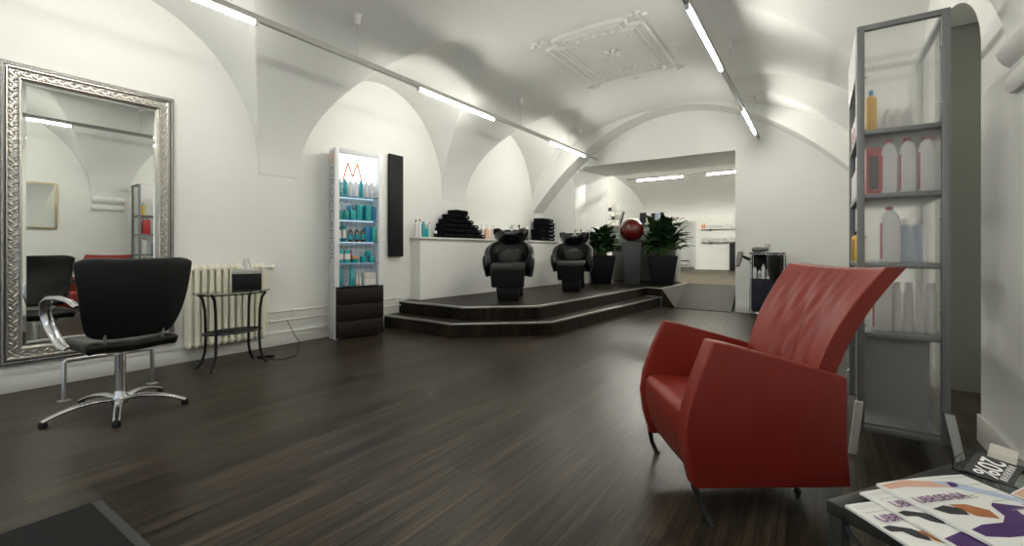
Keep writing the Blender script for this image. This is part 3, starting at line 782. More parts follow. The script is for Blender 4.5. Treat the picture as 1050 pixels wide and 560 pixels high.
for i, (x, y, h, r, m, c, k_) in enumerate(((.085, .10, .235, .029, 'teal', 'whitep', 'cyl'), (.15, .12, .255, .031, 'teal', 'whitep', 'cyl'), (.215, .09, .165, .030, 'amber', 'blackgloss', 'cyl'), (.285, .09, .165, .030, 'amber', 'blackgloss', 'cyl'), (.355, .09, .165, .030, 'amber', 'blackgloss', 'cyl'), (.42, .13, .20, .036, 'blue', 'blue', 'box'), (.475, .07, .20, .026, 'tealbox', 'blue', 'box'))):
    nm = 'oil_bottle' if m == 'amber' else ('product_carton' if k_ == 'box' else 'shampoo_bottle')
    bottle(nm, '%s on the third shelf of the lit display, %s' % ({'amber': 'dark oil bottle', 'blue': 'blue carton', 'tealbox': 'teal carton', 'teal': 'teal white-capped bottle'}[m], ordn[i]), 'carton' if k_ == 'box' else 'bottle', in_disp(x, y, 1.2355), h, r, m, c, k_, 'third shelf of the lit display', band='teal' if m == 'amber' else ('whitep' if m == 'teal' else None), rz=DA)
for i, (x, y, z, h, r, m, c, k_, b_) in enumerate(((.09, .08, .9655, .165, .032, 'tealbox', 'teal', 'box', 'paper'), (.17, .08, .9655, .165, .032, 'tealbox', 'teal', 'box', 'paper'), (.225, .15, .9655, .165, .02, 'redp', 'teal', 'box', None),
                                       (.265, .09, .9655, .078, .043, 'teal', 'orange', 'jar', None), (.36, .09, .9655, .078, .043, 'teal', 'teal', 'jar', None), (.455, .09, .9655, .078, .043, 'teal', 'teal', 'jar', None), (.42, .09, 1.0445, .072, .043, 'teal', 'teal', 'jar', None))):
    bottle('cream_jar' if k_ == 'jar' else 'product_carton', '%s on the fourth shelf of the lit display, %s' % ('teal jar' if k_ == 'jar' else ('narrow red carton' if m == 'redp' else 'teal and white carton'), ordn[i] if i < 6 else 'stacked on two jars'), 'jar' if k_ == 'jar' else 'carton', in_disp(x, y, z), h, r, m, c, k_, 'fourth shelf of the lit display', band=b_, rz=DA)
for i, (x, h) in enumerate(((.085, .26), (.215, .26))):
    bottle('spray_bottle', 'tall teal spray bottle at the bottom of the lit display, %s' % ('at left edge' if i == 0 else 'second from left'), 'bottle', in_disp(x, .06, .661), h, .029, 'teal', 'teal', 'spray', 'teal spray bottles', rz=DA)
for i, x in enumerate((.285, .325)):
    bottle('cosmetic_tube', 'small grey tube with white label at the bottom of the display, %s' % ('left one' if i == 0 else 'right one'), 'tube', in_disp(x, .09, .661), .15, .018, 'offw', 'greytext', 'cyl', 'small grey tubes', band='paper', rz=DA)
for i, z in enumerate((.661, .742)):
    bottle('gift_box', 'white patterned box at the bottom of the lit display, %s one' % ('lower' if i == 0 else 'upper'), 'box', in_disp(.43, .09, z), .08, .08, 'paper2' if i else 'paper', kind='box', group='white boxes in the display', sq=.6, rz=DA)

# black wall panel beside the display
t = thing('wall_panel', 'narrow black panel mounted on the wall right of the lit display', 'panel', (XL+.002, 4.56, 1.03))
mb = MB(); mb.box(.0, .02, .04, .23, .05, 1.47); mb.build('mount', 'blackmetal', t)
mb = MB(); mb.box(.02, .055, .0, .27, .0, 1.52); mb.build('front', 'blackmatte', t, bevel=.004)

# ------------------------------------------------------------------ things on the ledge
LZ = 1.3305
for i, (y, h, r, b, c, k_, lb) in enumerate(((4.80+.24, .27, .026, 'whitep', 'blackmatte', 'cyl', 'white bottle with black cap at the left end of the ledge'), (5.10, .28, .028, 'whitep', 'redp', 'cyl', 'white bottle with red nozzle on the ledge'),
        (5.20, .25, .030, 'teal', 'teal', 'spray', 'teal spray bottle on the ledge'), (5.26, .20, .028, 'tealbox', 'blackmatte', 'pump', 'pale teal pump bottle on the ledge'), (5.335, .25, .022, 'whitep', 'pink', 'cyl', 'slim white bottle with pink cap on the ledge'), (5.45, .11, .026, 'blackmatte', 'whitep', 'jar', 'small black jar with white lid beside the towel pile'))):
    bottle('ledge_bottle' if k_ != 'jar' else 'small_jar', lb, 'bottle' if k_ != 'jar' else 'jar', (XL+.11+.02*(i % 2), y, LZ), h, r, b, c, k_, None)
for i, y in enumerate((6.66, 6.74, 6.83, 6.93, 7.03, 7.13)):
    bottle('pump_bottle', '%s pump bottle on the ledge by the left basin, %s' % ('peach' if i in (1, 2) else 'clear white', ordn[i]), 'bottle', (XL+.15+.03*(i % 2), y, LZ), .27, .034, 'peach' if i in (1, 2) else 'offw', 'whitep', 'pump', 'pump bottles behind the left basin', rz=R(-40))
bottle('pump_bottle', 'blue topped pump bottle on the ledge behind the left basin', 'bottle', (XL+.22, 7.45, LZ), .25, .03, 'whitep', 'blue', 'pump')
for i, y in enumerate((8.02, 8.13)):
    bottle('dark_bottle', 'black pump bottle on the ledge left of the towel stack, %s one' % ('left' if i == 0 else 'right'), 'bottle', (XL+.2, y, LZ), .28-.05*i, .035, 'blackmatte', 'blackmatte', 'pump', 'black pump bottles')

def towel_mesh(w, d, h, name='towel', edge=True):
    mb = MB(); n = 10
    # folded towel: rounded front fold facing +x, layered behind
    prof = []
    for i in range(n+1):
        a = -pi/2+pi*i/n; prof.append((d/2-h/2+cos(a)*h/2, h/2+sin(a)*h/2))
    prof += [(-d/2, h), (-d/2, h*.56), (-d/2+.012, h*.5), (-d/2, h*.44), (-d/2, 0)]
    mb.prism([(x, z) for x, z in prof], -w/2, w/2, 'y')
    return mb
tm_ = None
rows = [(9, 0), (8, 1), (7, 2), (5, 3), (3, 4), (2, 5)]
rr = random.Random(3)
TP = []
def towel(loc, rz, w, d, h, label, group, marked=False):
    global tm_
    if tm_ is None:
        tm_ = towel_mesh(.26, .24, .08).build('towel', 'towel', smooth=True, bevel=.022, seg=4, ang=60)
        q = tm_.modifiers.new('fine', 'SUBSURF'); q.levels = 1; q.render_levels = 1
        o = tm_
    else:
        o = tm_.copy(); COL.objects.link(o)
    o.location = loc; o.rotation_euler = (0, 0, rz); o.scale = (d/.24, w/.26, h/.08)
    if marked:
        mb = MB(); mb.box(.1195, .1215, .02, .09, .036, .050); c = mb.build('pale_strip', 'towelmark', o)  # small pale grey strip on the towel's front fold
    return tag(o, label, 'towel', group)
colname = ['left end', 'left part', 'middle', 'right part', 'right end']
y0r = [(5.50, 6.62), (5.52, 6.52), (5.56, 6.42), (5.62, 6.28), (5.70, 6.16), (5.84, 6.12)]
cnt = [4, 4, 3, 3, 2, 1]
lay = ['bottom layer', 'second layer', 'third layer', 'fourth layer', 'fifth layer', 'top layer']
zc_ = LZ
for li, ((a, b), c_) in enumerate(zip(y0r, cnt)):
    wt = (b-a)/c_
    for i in range(c_):
        y = a+wt*(i+.5)
        if li == 5: pos = 'alone on top'
        elif c_ == 4: pos = ['leftmost', 'second from left', 'second from right', 'rightmost'][i]
        elif c_ == 3: pos = ['left', 'middle', 'right'][i]
        else: pos = ['left', 'right'][i]
        towel((XL+.155+rr.uniform(-.008, .008), y, zc_+.001), R(rr.uniform(-5, 5)), wt*.94, .24+rr.uniform(-.02, .02), .080, 'folded black towel in the %s of the big pile, %s' % (lay[li], pos), 'folded black towels in the big pile', i >= c_-1 and li < 5)
    zc_ += .0795
zc_ = LZ
for i in range(6):
    w_ = .66 if i < 3 else (.56 if i < 5 else .46)
    towel((XL+.20, 8.83+rr.uniform(-.02, .02)+(.03 if i > 2 else 0), zc_+.001), R(rr.uniform(-4, 4)), w_, .26, .082, 'black towel in the stack behind the right basin, %s' % (['bottom', 'second from bottom', 'third from bottom', 'third from top', 'second from top', 'topmost'][i]), 'folded black towels in the tall stack', True)
    zc_ += .0835
#PART3

# ------------------------------------------------------------------ shampoo basin chairs
def basin_chair(label, loc, rz):
    # local: faces -y (towards the sitter's feet), basin at +y, z=0 on the platform
    t = thing('basin_chair', label, 'chair', loc, rz)
    mb = MB(); mb.frustum(0, .17, .001, .20, .155, .19, .175, .24); mb.build('base', 'blackmatte', t, bevel=.012)
    mb = MB(); mb.frustum(.06, .80, .001, .62, .15, .12, .13, .10); mb.build('basin_pedestal', 'blackmatte', t, bevel=.02)
    # leg rest hanging from the seat front, curved over
    def leg(u, v):
        x = (u-.5)*(.54-.05*v); s = v
        if s < .35: a = s/.35; y = .30-.36*a; z = .545-.01*a
        elif s < .5: a = (s-.35)/.15; y = -.06-.055*sin(a*pi/2); z = .535-.055*(1-cos(a*pi/2))
        else: a = (s-.5)/.5; y = -.115+.06*a; z = .48-.27*a
        return (x, y, z)
    mb = MB(); mb.grid(leg, 8, 24)
    o = mb.build('leg_rest', 'blackleather', t, smooth=True, solid=.07, offset=0)
    q = o.modifiers.new('b', 'BEVEL'); q.width = .025; q.segments = 3; q.limit_method = 'ANGLE'; q.angle_limit = R(50)
    mb = MB(); mb.lathe([(0, .36), (.24, .36), (.275, .41), (.28, .48), (.255, .53), (0, .54)], (0, .26, 0), 32); mb.build('seat', 'blackleather', t, smooth=True, ang=60)
    # tub back wrapping round from arm to arm
    def tub(u, v):
        a = R(-205+230*u)            # around the seat, open to -y
        k = sin(pi*u)                # 0 at arm ends, 1 at the centre of the back
        top = .58+.37*k**.8
        z = .36+(top-.36)*v
        r = .33+.045*v*k+.02*sin(pi*v)
        lean = .20*v*k
        ang = R(-25+230*u)
        return (r*cos(ang), .27+r*sin(ang)*.80+lean, z)
    mb = MB(); mb.grid(tub, 40, 12)
    o = mb.build('backrest', 'blackleather', t, smooth=True, solid=.085, offset=0)
    q = o.modifiers.new('b', 'BEVEL'); q.width = .034; q.segments = 4; q.limit_method = 'ANGLE'; q.angle_limit = R(50)
    for s in (-1, 1):
        mb = MB(); mb.ball((s*.345, .15, .535), .12, 18, 12, (.45, 1.15, 1.35), Matrix.Rotation(s*R(8), 3, 'Y')); mb.build('armrest', 'blackleather', t, smooth=True)
    mb = MB(); mb.ball((0, .50, .63), .23, 24, 14, (1, .42, .85), Matrix.Rotation(R(-12), 3, 'X')); mb.build('lumbar_cushion', 'blackleather', t, smooth=True)
    # ceramic basin with neck notch
    C0 = (0, .86)
    def basin(u, v):
        a = 2*pi*u
        # v 0..1: outside bottom to rim, then inside to drain
        if v < .5: s = v/.5; r = .12+.18*math.sqrt(1-(1-s)**2); z = .86+.26*s
        else: s = (v-.5)/.5; r = .30-.025*min(1, s*4)-.245*max(0, s-.25)/.75; z = 1.12+.012*sin(min(1, s*4)*pi)-.20*max(0, (s-.25)/.75)**.6
        notch = math.exp(-((a-1.5*pi)/.50)**4)
        wz = 1 if v > .25 else v/.25
        if .3 < v < .75: z -= .075*notch*min(1, (1-abs(v-.5)/.25)*1.6)
        return (C0[0]+r*1.02*cos(a), C0[1]+r*1.15*sin(a), z)
    mb = MB(); mb.grid(basin, 48, 30); b = mb.build('basin', 'blackgloss', t, smooth=True, ang=70)
    mb = MB(); mb.ball((0, .62, 1.02), .09, 18, 10, (1.25, .38, .55), Matrix.Rotation(R(25), 3, 'X')); mb.build('neck_rest', 'blackleather', t, smooth=True)
    mb = MB(); mb.lathe([(0, 1.10), (.022, 1.10), (.018, 1.15), (.018, 1.18), (0, 1.185)], (.0, 1.135, 0), 14)
    mb.tube([(0, 1.135, 1.165), (0, 1.07, 1.20), (0, 1.00, 1.195), (0, .96, 1.165)], .011, 10); mb.tube([(.0, 1.135, 1.175), (.05, 1.15, 1.22)], .006, 8)
    mb.build('tap', 'chrome', b, smooth=True)
    mb = MB(); mb.tube([(.13, 1.11, 1.09), (.13, 1.11, 1.17), (.13, 1.07, 1.20), (.13, 1.03, 1.185)], [.01, .012, .016, .02], 10); mb.build('hand_shower', 'chrome', b, smooth=True)
    return t
bc1 = basin_chair('black shampoo chair with basin, the left one on the platform', (-3.88, 5.68, ZP), R(31))
bc2 = dup(bc1, (-3.83, 7.70, ZP), R(22), 'black shampoo chair with basin, the right one beside the potted plant')

# ------------------------------------------------------------------ potted plants
def plant(label, loc, seed, wtop, h_pot, nl, spread, hgt, rz=0):
    rn = random.Random(seed)
    t = thing('potted_plant', label, 'plant', loc, rz)
    mb = MB(); mb.frustum(0, 0, .001, h_pot, wtop*.66, wtop*.66, wtop, wtop)
    p = mb.build('pot', 'pot', t, bevel=.012)
    mb = MB(); mb.box(-wtop*.9, wtop*.9, -wtop*.9, wtop*.9, h_pot+.0005, h_pot+.008); mb.build('soil', 'soil', t)
    fm = MB(); sm = MB()
    i = 0; tries = 0
    while i < nl and tries < 4000:
        tries += 1
        a = rn.uniform(0, 2*pi); q = rn.random()
        lev = (i+.5)/nl                      # 0 low and outside, 1 high and upright
        out = spread*(1.0-.62*lev**1.8)*rn.uniform(.35, 1.0); top = hgt*(.14+.56*lev)*rn.uniform(.8, 1.15)
        b = Vector((rn.uniform(-.09, .09), rn.uniform(-.09, .09), h_pot))
        tip = Vector((out*cos(a)*.62, out*sin(a)*.62, h_pot+top))
        mid = (b+tip)/2+Vector((-.03*cos(a), -.03*sin(a), top*.15))
        st = [b*(1-s)**2+mid*2*s*(1-s)+tip*s*s for s in [k/6 for k in range(7)]]
        L = rn.uniform(.22, .37)*(hgt/.88); W_ = L*rn.uniform(.19, .28)
        e0 = R(rn.uniform(15, 50)+35*lev); dr_ = R(rn.uniform(30, 95))
        az = a+rn.uniform(-.6, .6); roll = rn.uniform(-.5, .5)
        dirn = Vector((cos(az), sin(az), 0)); side = Vector((-sin(az), cos(az), 0))
        pts = [(0, 0)]
        for k_ in range(9):
            e = e0-dr_*(k_+.5)/9; pts.append((pts[-1][0]+L/9*cos(e), pts[-1][1]+L/9*sin(e)))
        def world(v): return Vector(loc) + Matrix.Rotation(rz, 3, 'Z') @ v
        bad = False
        for q_ in (tip, tip+dirn*pts[9][0]+Vector((0, 0, pts[9][1])), tip+dirn*pts[5][0]+Vector((0, 0, pts[5][1])), mid):
            g = world(q_)
            if g.x < -4.46+.092*(g.y-9.16) or (g.y > 10.86 and g.z < 1.80) or (abs(g.x+3.48) < .29 and abs(g.y-10.05) < .30 and g.z < 1.9): bad = True
        if bad: continue
        i += 1
        sm.tube(st, .005, 5)
        def F(u, v):
            k_ = round(u*9); x, z = pts[k_]; s = u; w = W_*max(.02, math.sin(pi*min(1, s**.7)))**.85*(v-.5)*2
            fold = -abs(v-.5)*2*W_*.25*(1-s*.3)+w*roll*.5
            return tip + dirn*x + side*w + Vector((0, 0, z+fold))
        fm.grid(F, 9, 4)
    fm.build('foliage', 'leaf', t, smooth=True, ang=80)
    sm.build('stems', 'stem', t, smooth=True)
    return t
plant('bushy potted plant in a square black pot beside the right basin chair', (-4.22, 10.1, ZP), 11, .32, .64, 150, .66, .80, R(20))
plant('potted plant with long leaves in a black square pot right of the pedestal', (-2.90, 10.40, ZP), 5, .31, .64, 165, .76, .98, R(20))
t = thing('pedestal', 'tall grey tapered pedestal between the two potted plants', 'pedestal', (-3.48, 10.05, ZP), R(20))
mb = MB(); mb.frustum(0, 0, .001, .94, .16, .16, .215, .215); mb.build('column', 'pedestal', t, bevel=.006)
mb = MB(); mb.box(-.19, .19, -.19, .19, .9405, .955); mb.build('top', 'pedestal', t, bevel=.003)
t = thing('decorative_ball', 'large glossy dark red ball resting on the grey pedestal', 'ball', (-3.48, 10.05, ZP+.955))
mb = MB(); mb.ball((0, 0, .266), .265, 40, 24); mb.build('sphere', 'redgloss', t, smooth=True)
mb = MB(); mb.lathe([(.06, 0.0005), (.085, .0005), (.08, .02), (.06, .012)], n=24); mb.build('ring_foot', 'redgloss', t, smooth=True)

# reception counter
t = thing('reception_counter', 'grey reception counter behind the pedestal and plants', 'counter', (-4.30, 10.95, ZP), R(0))
mb = MB(); mb.box(0, 1.56, 0, .45, .02, 1.34); mb.build('body', 'counter', t, bevel=.004)
for i in range(3):
    mb = MB(); mb.box(.01+.515*i, .515+.515*i, -.018, -.001, .06, 1.32); mb.build('front_panel', 'counter', t, bevel=.003)
mb = MB(); mb.box(-.02, 1.58, -.03, .50, 1.341, 1.37); mb.build('worktop', 'counter', t, bevel=.003)
mb = MB(); mb.box(.02, 1.54, .02, .42, .0, .02); mb.build('plinth', 'blackmatte', t)
CZ = ZP+1.3705
t = thing('monitor', 'dark computer screen seen edge-on at the left end of the counter', 'monitor', (-4.18, 11.2, CZ), R(-62))
mb = MB(); mb.box(-.12, .12, -.08, .08, 0, .012); mb.build('foot', 'blackmatte', t); mb = MB(); mb.cyl((0, 0, .01), (0, .02, .12), .015); mb.build('stand', 'blackmatte', t)
mb = MB(); mb.T = Matrix.Translation((0, 0, .08)) @ Matrix.Rotation(R(-14), 4, 'X'); mb.box(-.2, .2, -.02, .02, 0, .30); mb.build('panel', 'screen', t, bevel=.005)
for i, (x, w, h, m, lb) in enumerate(((-3.58, .17, .27, 'blackprint', 'black folder standing on the counter left of the ball'), (-3.41, .055, .26, 'paper', 'white brochure between the black folder and the dark one'), (-3.33, .10, .25, 'blackprint', 'dark brochure standing on the counter behind the ball'), (-3.22, .10, .25, 'paleblue', 'pale blue brochure standing behind the ball'), (-3.12, .09, .26, 'blackprint', 'narrow dark book at the right of the brochure row'))):
    mb = MB(); mb.T = Matrix.Translation((x, 11.12, CZ)) @ Matrix.Rotation(R(-10), 4, 'X'); mb.box(-w/2+.003, w/2-.003, 0, .018, .004, h+.06)
    tag(mb.build('brochure', m, bevel=.002), lb, 'brochure', 'brochures on the counter')
for i, (x, h, m, lb) in enumerate(((-3.00, .17, 'peach', 'peach coloured bottle on the counter'), (-2.93, .20, 'pink', 'pink bottle on the counter'))):
    bottle('counter_bottle', lb, 'bottle', (x, 11.15, CZ), h, .025, m, 'whitep', 'cyl')
t = thing('flower_bowl', 'small bowl of pink and green flowers on the right of the counter', 'flowers', (-2.82, 11.18, CZ))
mb = MB(); mb.lathe([(0, 0), (.05, 0), (.075, .03), (.08, .07), (.07, .07), (0, .06)], n=20); mb.build('bowl', 'redp', t, smooth=True)
rn = random.Random(2)
mb = MB(); mb2 = MB()
for i in range(22):
    a = rn.uniform(0, 6.28); r = rn.uniform(0, .09); c = (r*cos(a), r*sin(a), .09+rn.uniform(0, .10))
    (mb if i % 3 else mb2).ball(c, .022, 7, 5, (1, 1, .7))
mb.build('foliage', 'leaf', t, smooth=True); mb2.build('blossoms', 'pink', t, smooth=True)

# small product rack on the back-room wall, left
t = thing('product_rack', 'small wire rack of boxes on the wall left of the back room', 'rack', (-4.62, 11.9, ZP), 0)
mb = MB(); mb.cyl((0, .095, .001), (0, .095, 2.05), .012, 10); mb.build('pole', 'steel', t); mb = MB(); mb.lathe([(0, 0.0005), (.16, .0005), (.16, .012), (0, .014)], (0, .095, 0), n=24); mb.build('base', 'steel', t)
for z in (1.36, 1.60, 1.84):
    mb = MB(); mb.box(-.16, .24, -.08, .08, z-.008, z); mb.build('tray', 'steel', t)
rn = random.Random(4); k = 0
for zi, z in enumerate((1.36, 1.60, 1.84)):
    for i in range(4):
        if zi == 2 and i > 2: continue
        m = rn.choice(['paper', 'offw', 'offw', 'purple2', 'greytext', 'paper', 'blackprint'])
        h = rn.uniform(.09, .17)
        mb = MB(); mb.box(-.04, .04, -.035, .035, 0, h)
        b = tag(mb.build('cosmetic_box', m, bevel=.002, loc=(-4.62-.11+.095*i, 11.9, ZP+z+.0005)), 'small box on the %s tray of the back room rack, %s' % (['lowest', 'middle', 'top'][zi], ordn[i]), 'box', 'boxes on the small rack')

# far wall shelves
for si, (z, lb) in enumerate(((2.0, 'upper'), (1.48, 'lower'))):
    t = thing('wall_shelf', lb+' narrow shelf on the far wall of the back room', 'shelf', (-3.87, BY-.005, z))
    mb = MB(); mb.box(0, 2.6, -.20, 0, -.025, 0); mb.build('board', 'steel', t)
    for x in (.35, 1.3, 2.25):
        mb = MB(); mb.box(x-.012, x+.012, -.17, 0, -.09, -.026); mb.build('bracket', 'blackmetal', t)
    rn = random.Random(si)
    for i in range(20):
        x = -3.82+.075*i
        if si == 0: h, m, c = rn.uniform(.15, .20), 'whitep', 'redp'
        else: h, m, c = rn.uniform(.15, .24), 'offw', 'greytext'
        if si == 0 and i < 2: m, c = 'orange', 'redp'
        if i == 0 or (si == 0 and i in (0, 2)):
            mb = MB(); mb.lathe([(0, 0), (.025, 0), (.027, .01), (.027, h*.7), (.01, h*.78), (0, h*.78)], n=8); mb.mi(1); mb.lathe([(0, h*.781), (.014, h*.781), (.014, h), (0, h)], n=8)
            src = mb.build('shelf_bottle', [m, c], smooth=True); o = src
        else:
            o = src.copy(); COL.objects.link(o)
        o.location = (x, BY-.10, z+.0005)
        ds = 'orange' if (si == 0 and i < 2) else 'white'
        tag(o, '%s bottle on the %s shelf of the far back room wall' % ('small '+ds, lb), 'bottle', 'bottles on the %s far shelf%s' % (lb, ' orange' if ds == 'orange' else ''))
# dark door and stool at the far end
t = thing('dark_cupboard', 'tall narrow black cupboard at the far wall of the back room', 'cupboard', (-2.80, BY-.31, ZP))
mb = MB(); mb.box(0, .95, 0, .30, .001, 1.05); mb.build('body', 'blackmatte', t, bevel=.004); mb = MB(); mb.box(.01, .47, -.018, -.001, .02, 1.03); mb.build('door', 'blackmatte', t, bevel=.002); mb = MB(); mb.box(.48, .94, -.018, -.001, .02, 1.03); mb.build('door', 'blackmatte', t, bevel=.002)
t = thing('step_stool', 'dark folding step stool in the room beyond the far doorway', 'stool', (-4.75, BY+.6, ZP+.003))
mb = MB(); mb.box(-.25, .25, -.15, .15, .30, .34); mb.build('top_step', 'blackmatte', t, bevel=.01)
for sx in (-1, 1):
    for sy in (-1, 1):
        mb = MB(); mb.cyl((sx*.22, sy*.12, .299), (sx*.30, sy*.30, .002), .015, 8); mb.build('leg', 'steel', t)
mb = MB(); mb.box(-.26, .26, -.30, -.14, .13, .16); mb.build('lower_step', 'blackmatte', t, bevel=.008)

# ------------------------------------------------------------------ hairdresser's trolley
t = thing('salon_trolley', 'black salon trolley with hair tools standing against the end wall', 'trolley', (-.97, 8.72, 0))
mb = MB(); mb.box(.03, .50, .03, .33, .10, .62); mb.build('lower_bin', 'navy', t, bevel=.01)
mb = MB(); mb.box(.035, .50, .32, .335, .63, 1.05); mb.build('rear_panel', 'blackmatte', t, bevel=.004)
mb = MB(); mb.box(.03, .50, .03, .33, .625, .64); mb.build('tray', 'blackmetal', t, bevel=.003)
mb = MB(); mb.tube([(.015, .02, .07), (.015, .02, 1.03), (.03, .02, 1.06), (.49, .02, 1.06), (.515, .02, 1.03), (.515, .02, .07), (.49, .02, .055), (.03, .02, .055)], .010, 8, closed=True); mb.build('front_frame', 'chrome', t, smooth=True, ang=70)
mb = MB(); mb.tube([(.015, .34, .07), (.015, .34, 1.03), (.03, .34, 1.06), (.49, .34, 1.06), (.515, .34, 1.03), (.515, .34, .07), (.49, .34, .055), (.03, .34, .055)], .010, 8, closed=True); mb.build('rear_frame', 'blackmetal', t, smooth=True, ang=70)
mb = MB(); mb.box(.0, .53, .01, .35, 1.062, 1.085); mb.build('top_plate', 'blackmatte', t, bevel=.006)
mb = MB(); mb.cbox((.17, .022, .53), (.07, .006, .07)); mb.build('pocket', 'screen', t)
for x in (.03, .50):
    for y in (.03, .33):
        mb = MB(); mb.cyl((x-.01, y, .0285), (x+.01, y, .0285), .028, 14); mb.cyl((x, y, .03), (x, y, .06), .008, 8); mb.build('caster', 'blackmetal', t)
mb = MB(); mb.tube([(.0, .0, .96), (-.06, -.03, .98), (-.06, -.03, 1.0)], .008, 8); mb.tube([(-.06+.035*cos(a), -.03+.035*sin(a), 1.0) for a in [2*pi*i/16 for i in range(16)]], .006, 6, closed=True); mb.build('dryer_holder', 'blackmetal', t)
def dryer(label, loc, rot):
    t = thing('hair_dryer', label, 'hair dryer', loc); t.rotation_euler = rot; t.scale = (1.25, 1.25, 1.25)
    mb = MB(); mb.lathe([(0, -.09), (.030, -.085), (.038, -.06), (.036, .02), (.026, .09), (.022, .13), (0, .13)], n=18); mb.build('barrel', 'silverdark', t, smooth=True)
    mb = MB(); mb.tube([(.02, 0, -.03), (.09, 0, -.035), (.15, 0, -.03)], [.018, .016, .014], 10); mb.build('handle', 'blackmatte', t, smooth=True)
    mb = MB(); mb.tube([(.15, 0, -.03), (.20, .02, -.08), (.22, .05, -.0), (.15, .07, .07), (.08, .07, .03)], .004, 6); mb.build('cable', 'blackmatte', t, smooth=True)
    return t
dryer('grey hair dryer hanging nozzle down from the left side of the trolley', (-1.10, 8.60, 1.0), (R(160), R(20), R(30)))
dryer('silver hair dryer lying across the top of the trolley', (-.84, 8.90, 1.136), (R(90), R(0), R(60)))
for i, (x, y, h, r, k_) in enumerate(((-.89, 8.80, .20, .03, 'cyl'), (-.82, 8.83, .15, .028, 'cyl'), (-.76, 8.79, .25, .026, 'cyl'), (-.69, 8.83, .24, .03, 'pump'), (-.62, 8.79, .22, .03, 'cyl'), (-.56, 8.84, .24, .028, 'pump'))):
    bottle('trolley_bottle', 'white bottle on the trolley tray, %s' % ordn[i], 'bottle', (x, y, .6405), h, r, 'whitep', 'offw', k_, 'bottles on the trolley', band='greytext' if i in (1, 3) else None)
#PART4

# ------------------------------------------------------------------ tall shelf unit at the right wall
SX0, SX1, SY0, SY1, SH = .188, .578, 3.24, 4.02, 2.39
t = thing('shelf_unit', 'tall grey metal shelf unit with frosted end panel by the right wall', 'shelf', (SX0, SY0, 0))
W_, D_ = SX1-SX0, SY1-SY0
for i, (x, y, w) in enumerate(((0, 0, .034), (W_-.034, 0, .034), (0, D_-.034, .034), (W_-.034, D_-.034, .034))):
    mb = MB(); mb.box(x, x+w, y, y+.034, .10, SH); mb.build('post', 'shelfgrey', t, bevel=.002)
    sx = -1 if x < .1 else 1; sy = -1 if y < .1 else 1
    a = (x+.017+sx*.008, y+.017+sy*.036); mb = MB(); q = .019; r = .016; dx = sx*.035; dy = sy*.09
    mb.add([(a[0]-q, a[1]-r, .27), (a[0]+q, a[1]-r, .27), (a[0]+q, a[1]+r, .27), (a[0]-q, a[1]+r, .27),
            (a[0]-q+dx, a[1]-r+dy, .002), (a[0]+q+dx, a[1]-r+dy, .002), (a[0]+q+dx, a[1]+r+dy, .002), (a[0]-q+dx, a[1]+r+dy, .002)],
           [(0,1,2,3),(4,7,6,5),(0,4,5,1),(1,5,6,2),(2,6,7,3),(3,7,4,0)])
    mb.build('foot', 'footgrey', t, bevel=.003)
for z, y in ((SH-.03, 0), (.10, 0), (SH-.03, D_-.034), (.10, D_-.034)):
    mb = MB(); mb.box(.034, W_-.034, y+.002, y+.032, z, z+.03); mb.build('rail', 'shelfgrey', t, bevel=.002)
for x in (0, W_-.034):
    mb = MB(); mb.box(x+.002, x+.032, .034, D_-.034, SH-.03, SH); mb.build('rail', 'shelfgrey', t, bevel=.002)
LV = (1.80, 1.44, 1.05, .66)
for z in LV:
    mb = MB(); mb.box(.004, W_-.004, .034, D_-.035, z-.028, z); mb.build('shelf_board', 'shelfgrey', t, bevel=.002)
    mb = MB(); mb.box(.034, W_-.034, .012, .033, z-.026, z); mb.build('shelf_lip', 'shelfgrey', t, bevel=.002)
mb = MB(); mb.box(.034, W_-.034, .036, D_-.036, .13, .14); mb.build('shelf_board', 'shelfgrey', t)
mb = MB(); mb.box(.036, W_-.036, .036, .040, .141, SH-.032); mb.build('frosted_panel', 'frost', t)
mb = MB(); mb.box(.036, W_-.036, .30, .31, .141, .63); mb.build('lower_back_panel', 'shelfgrey', t)
mb = MB(); mb.box(-.004, .0, .036, D_-.036, 2.12, SH-.005); mb.build('header_sign', 'whitep', t)
for z in (2.2, 1.9, 1.3, .8):
    mb = MB(); mb.cyl((W_-.045, .02, z), (W_-.034, .02, z), .008, 10); mb.cyl((.034, .02, z-.1), (.045, .02, z-.1), .008, 10); mb.build('panel_clip', 'steel', t)
def sp_(x, y, z): return (SX0+x, SY0+y, z+.0005)
bottle('oil_flacon', 'yellow bottle with blue cap behind the frosted panel on the top shelf', 'bottle', sp_(.07, .09, 1.80), .24, .027, 'yellow', 'blue', 'cyl')
for i, x in enumerate((.13, .18, .23, .28)):
    bottle('tall_bottle', 'tall pale bottle far behind the frosted panel on the top shelf', 'bottle', sp_(x, .50, 1.80), .22, .025, 'offw', 'offw', 'cyl', 'pale bottles on the top shelf of the unit')
t = thing('hair_colour_box', 'red and black carton on the second shelf behind the frosted panel', 'box', sp_(.082, .14, 1.44))
mb = MB(); mb.box(-.035, .035, -.06, .06, 0, .27); mb.build('carton', 'redp', t, bevel=.002); mb = MB(); mb.box(-.02, .02, -.0615, -.0602, .03, .22); mb.build('printed_label', 'blackprint', t)
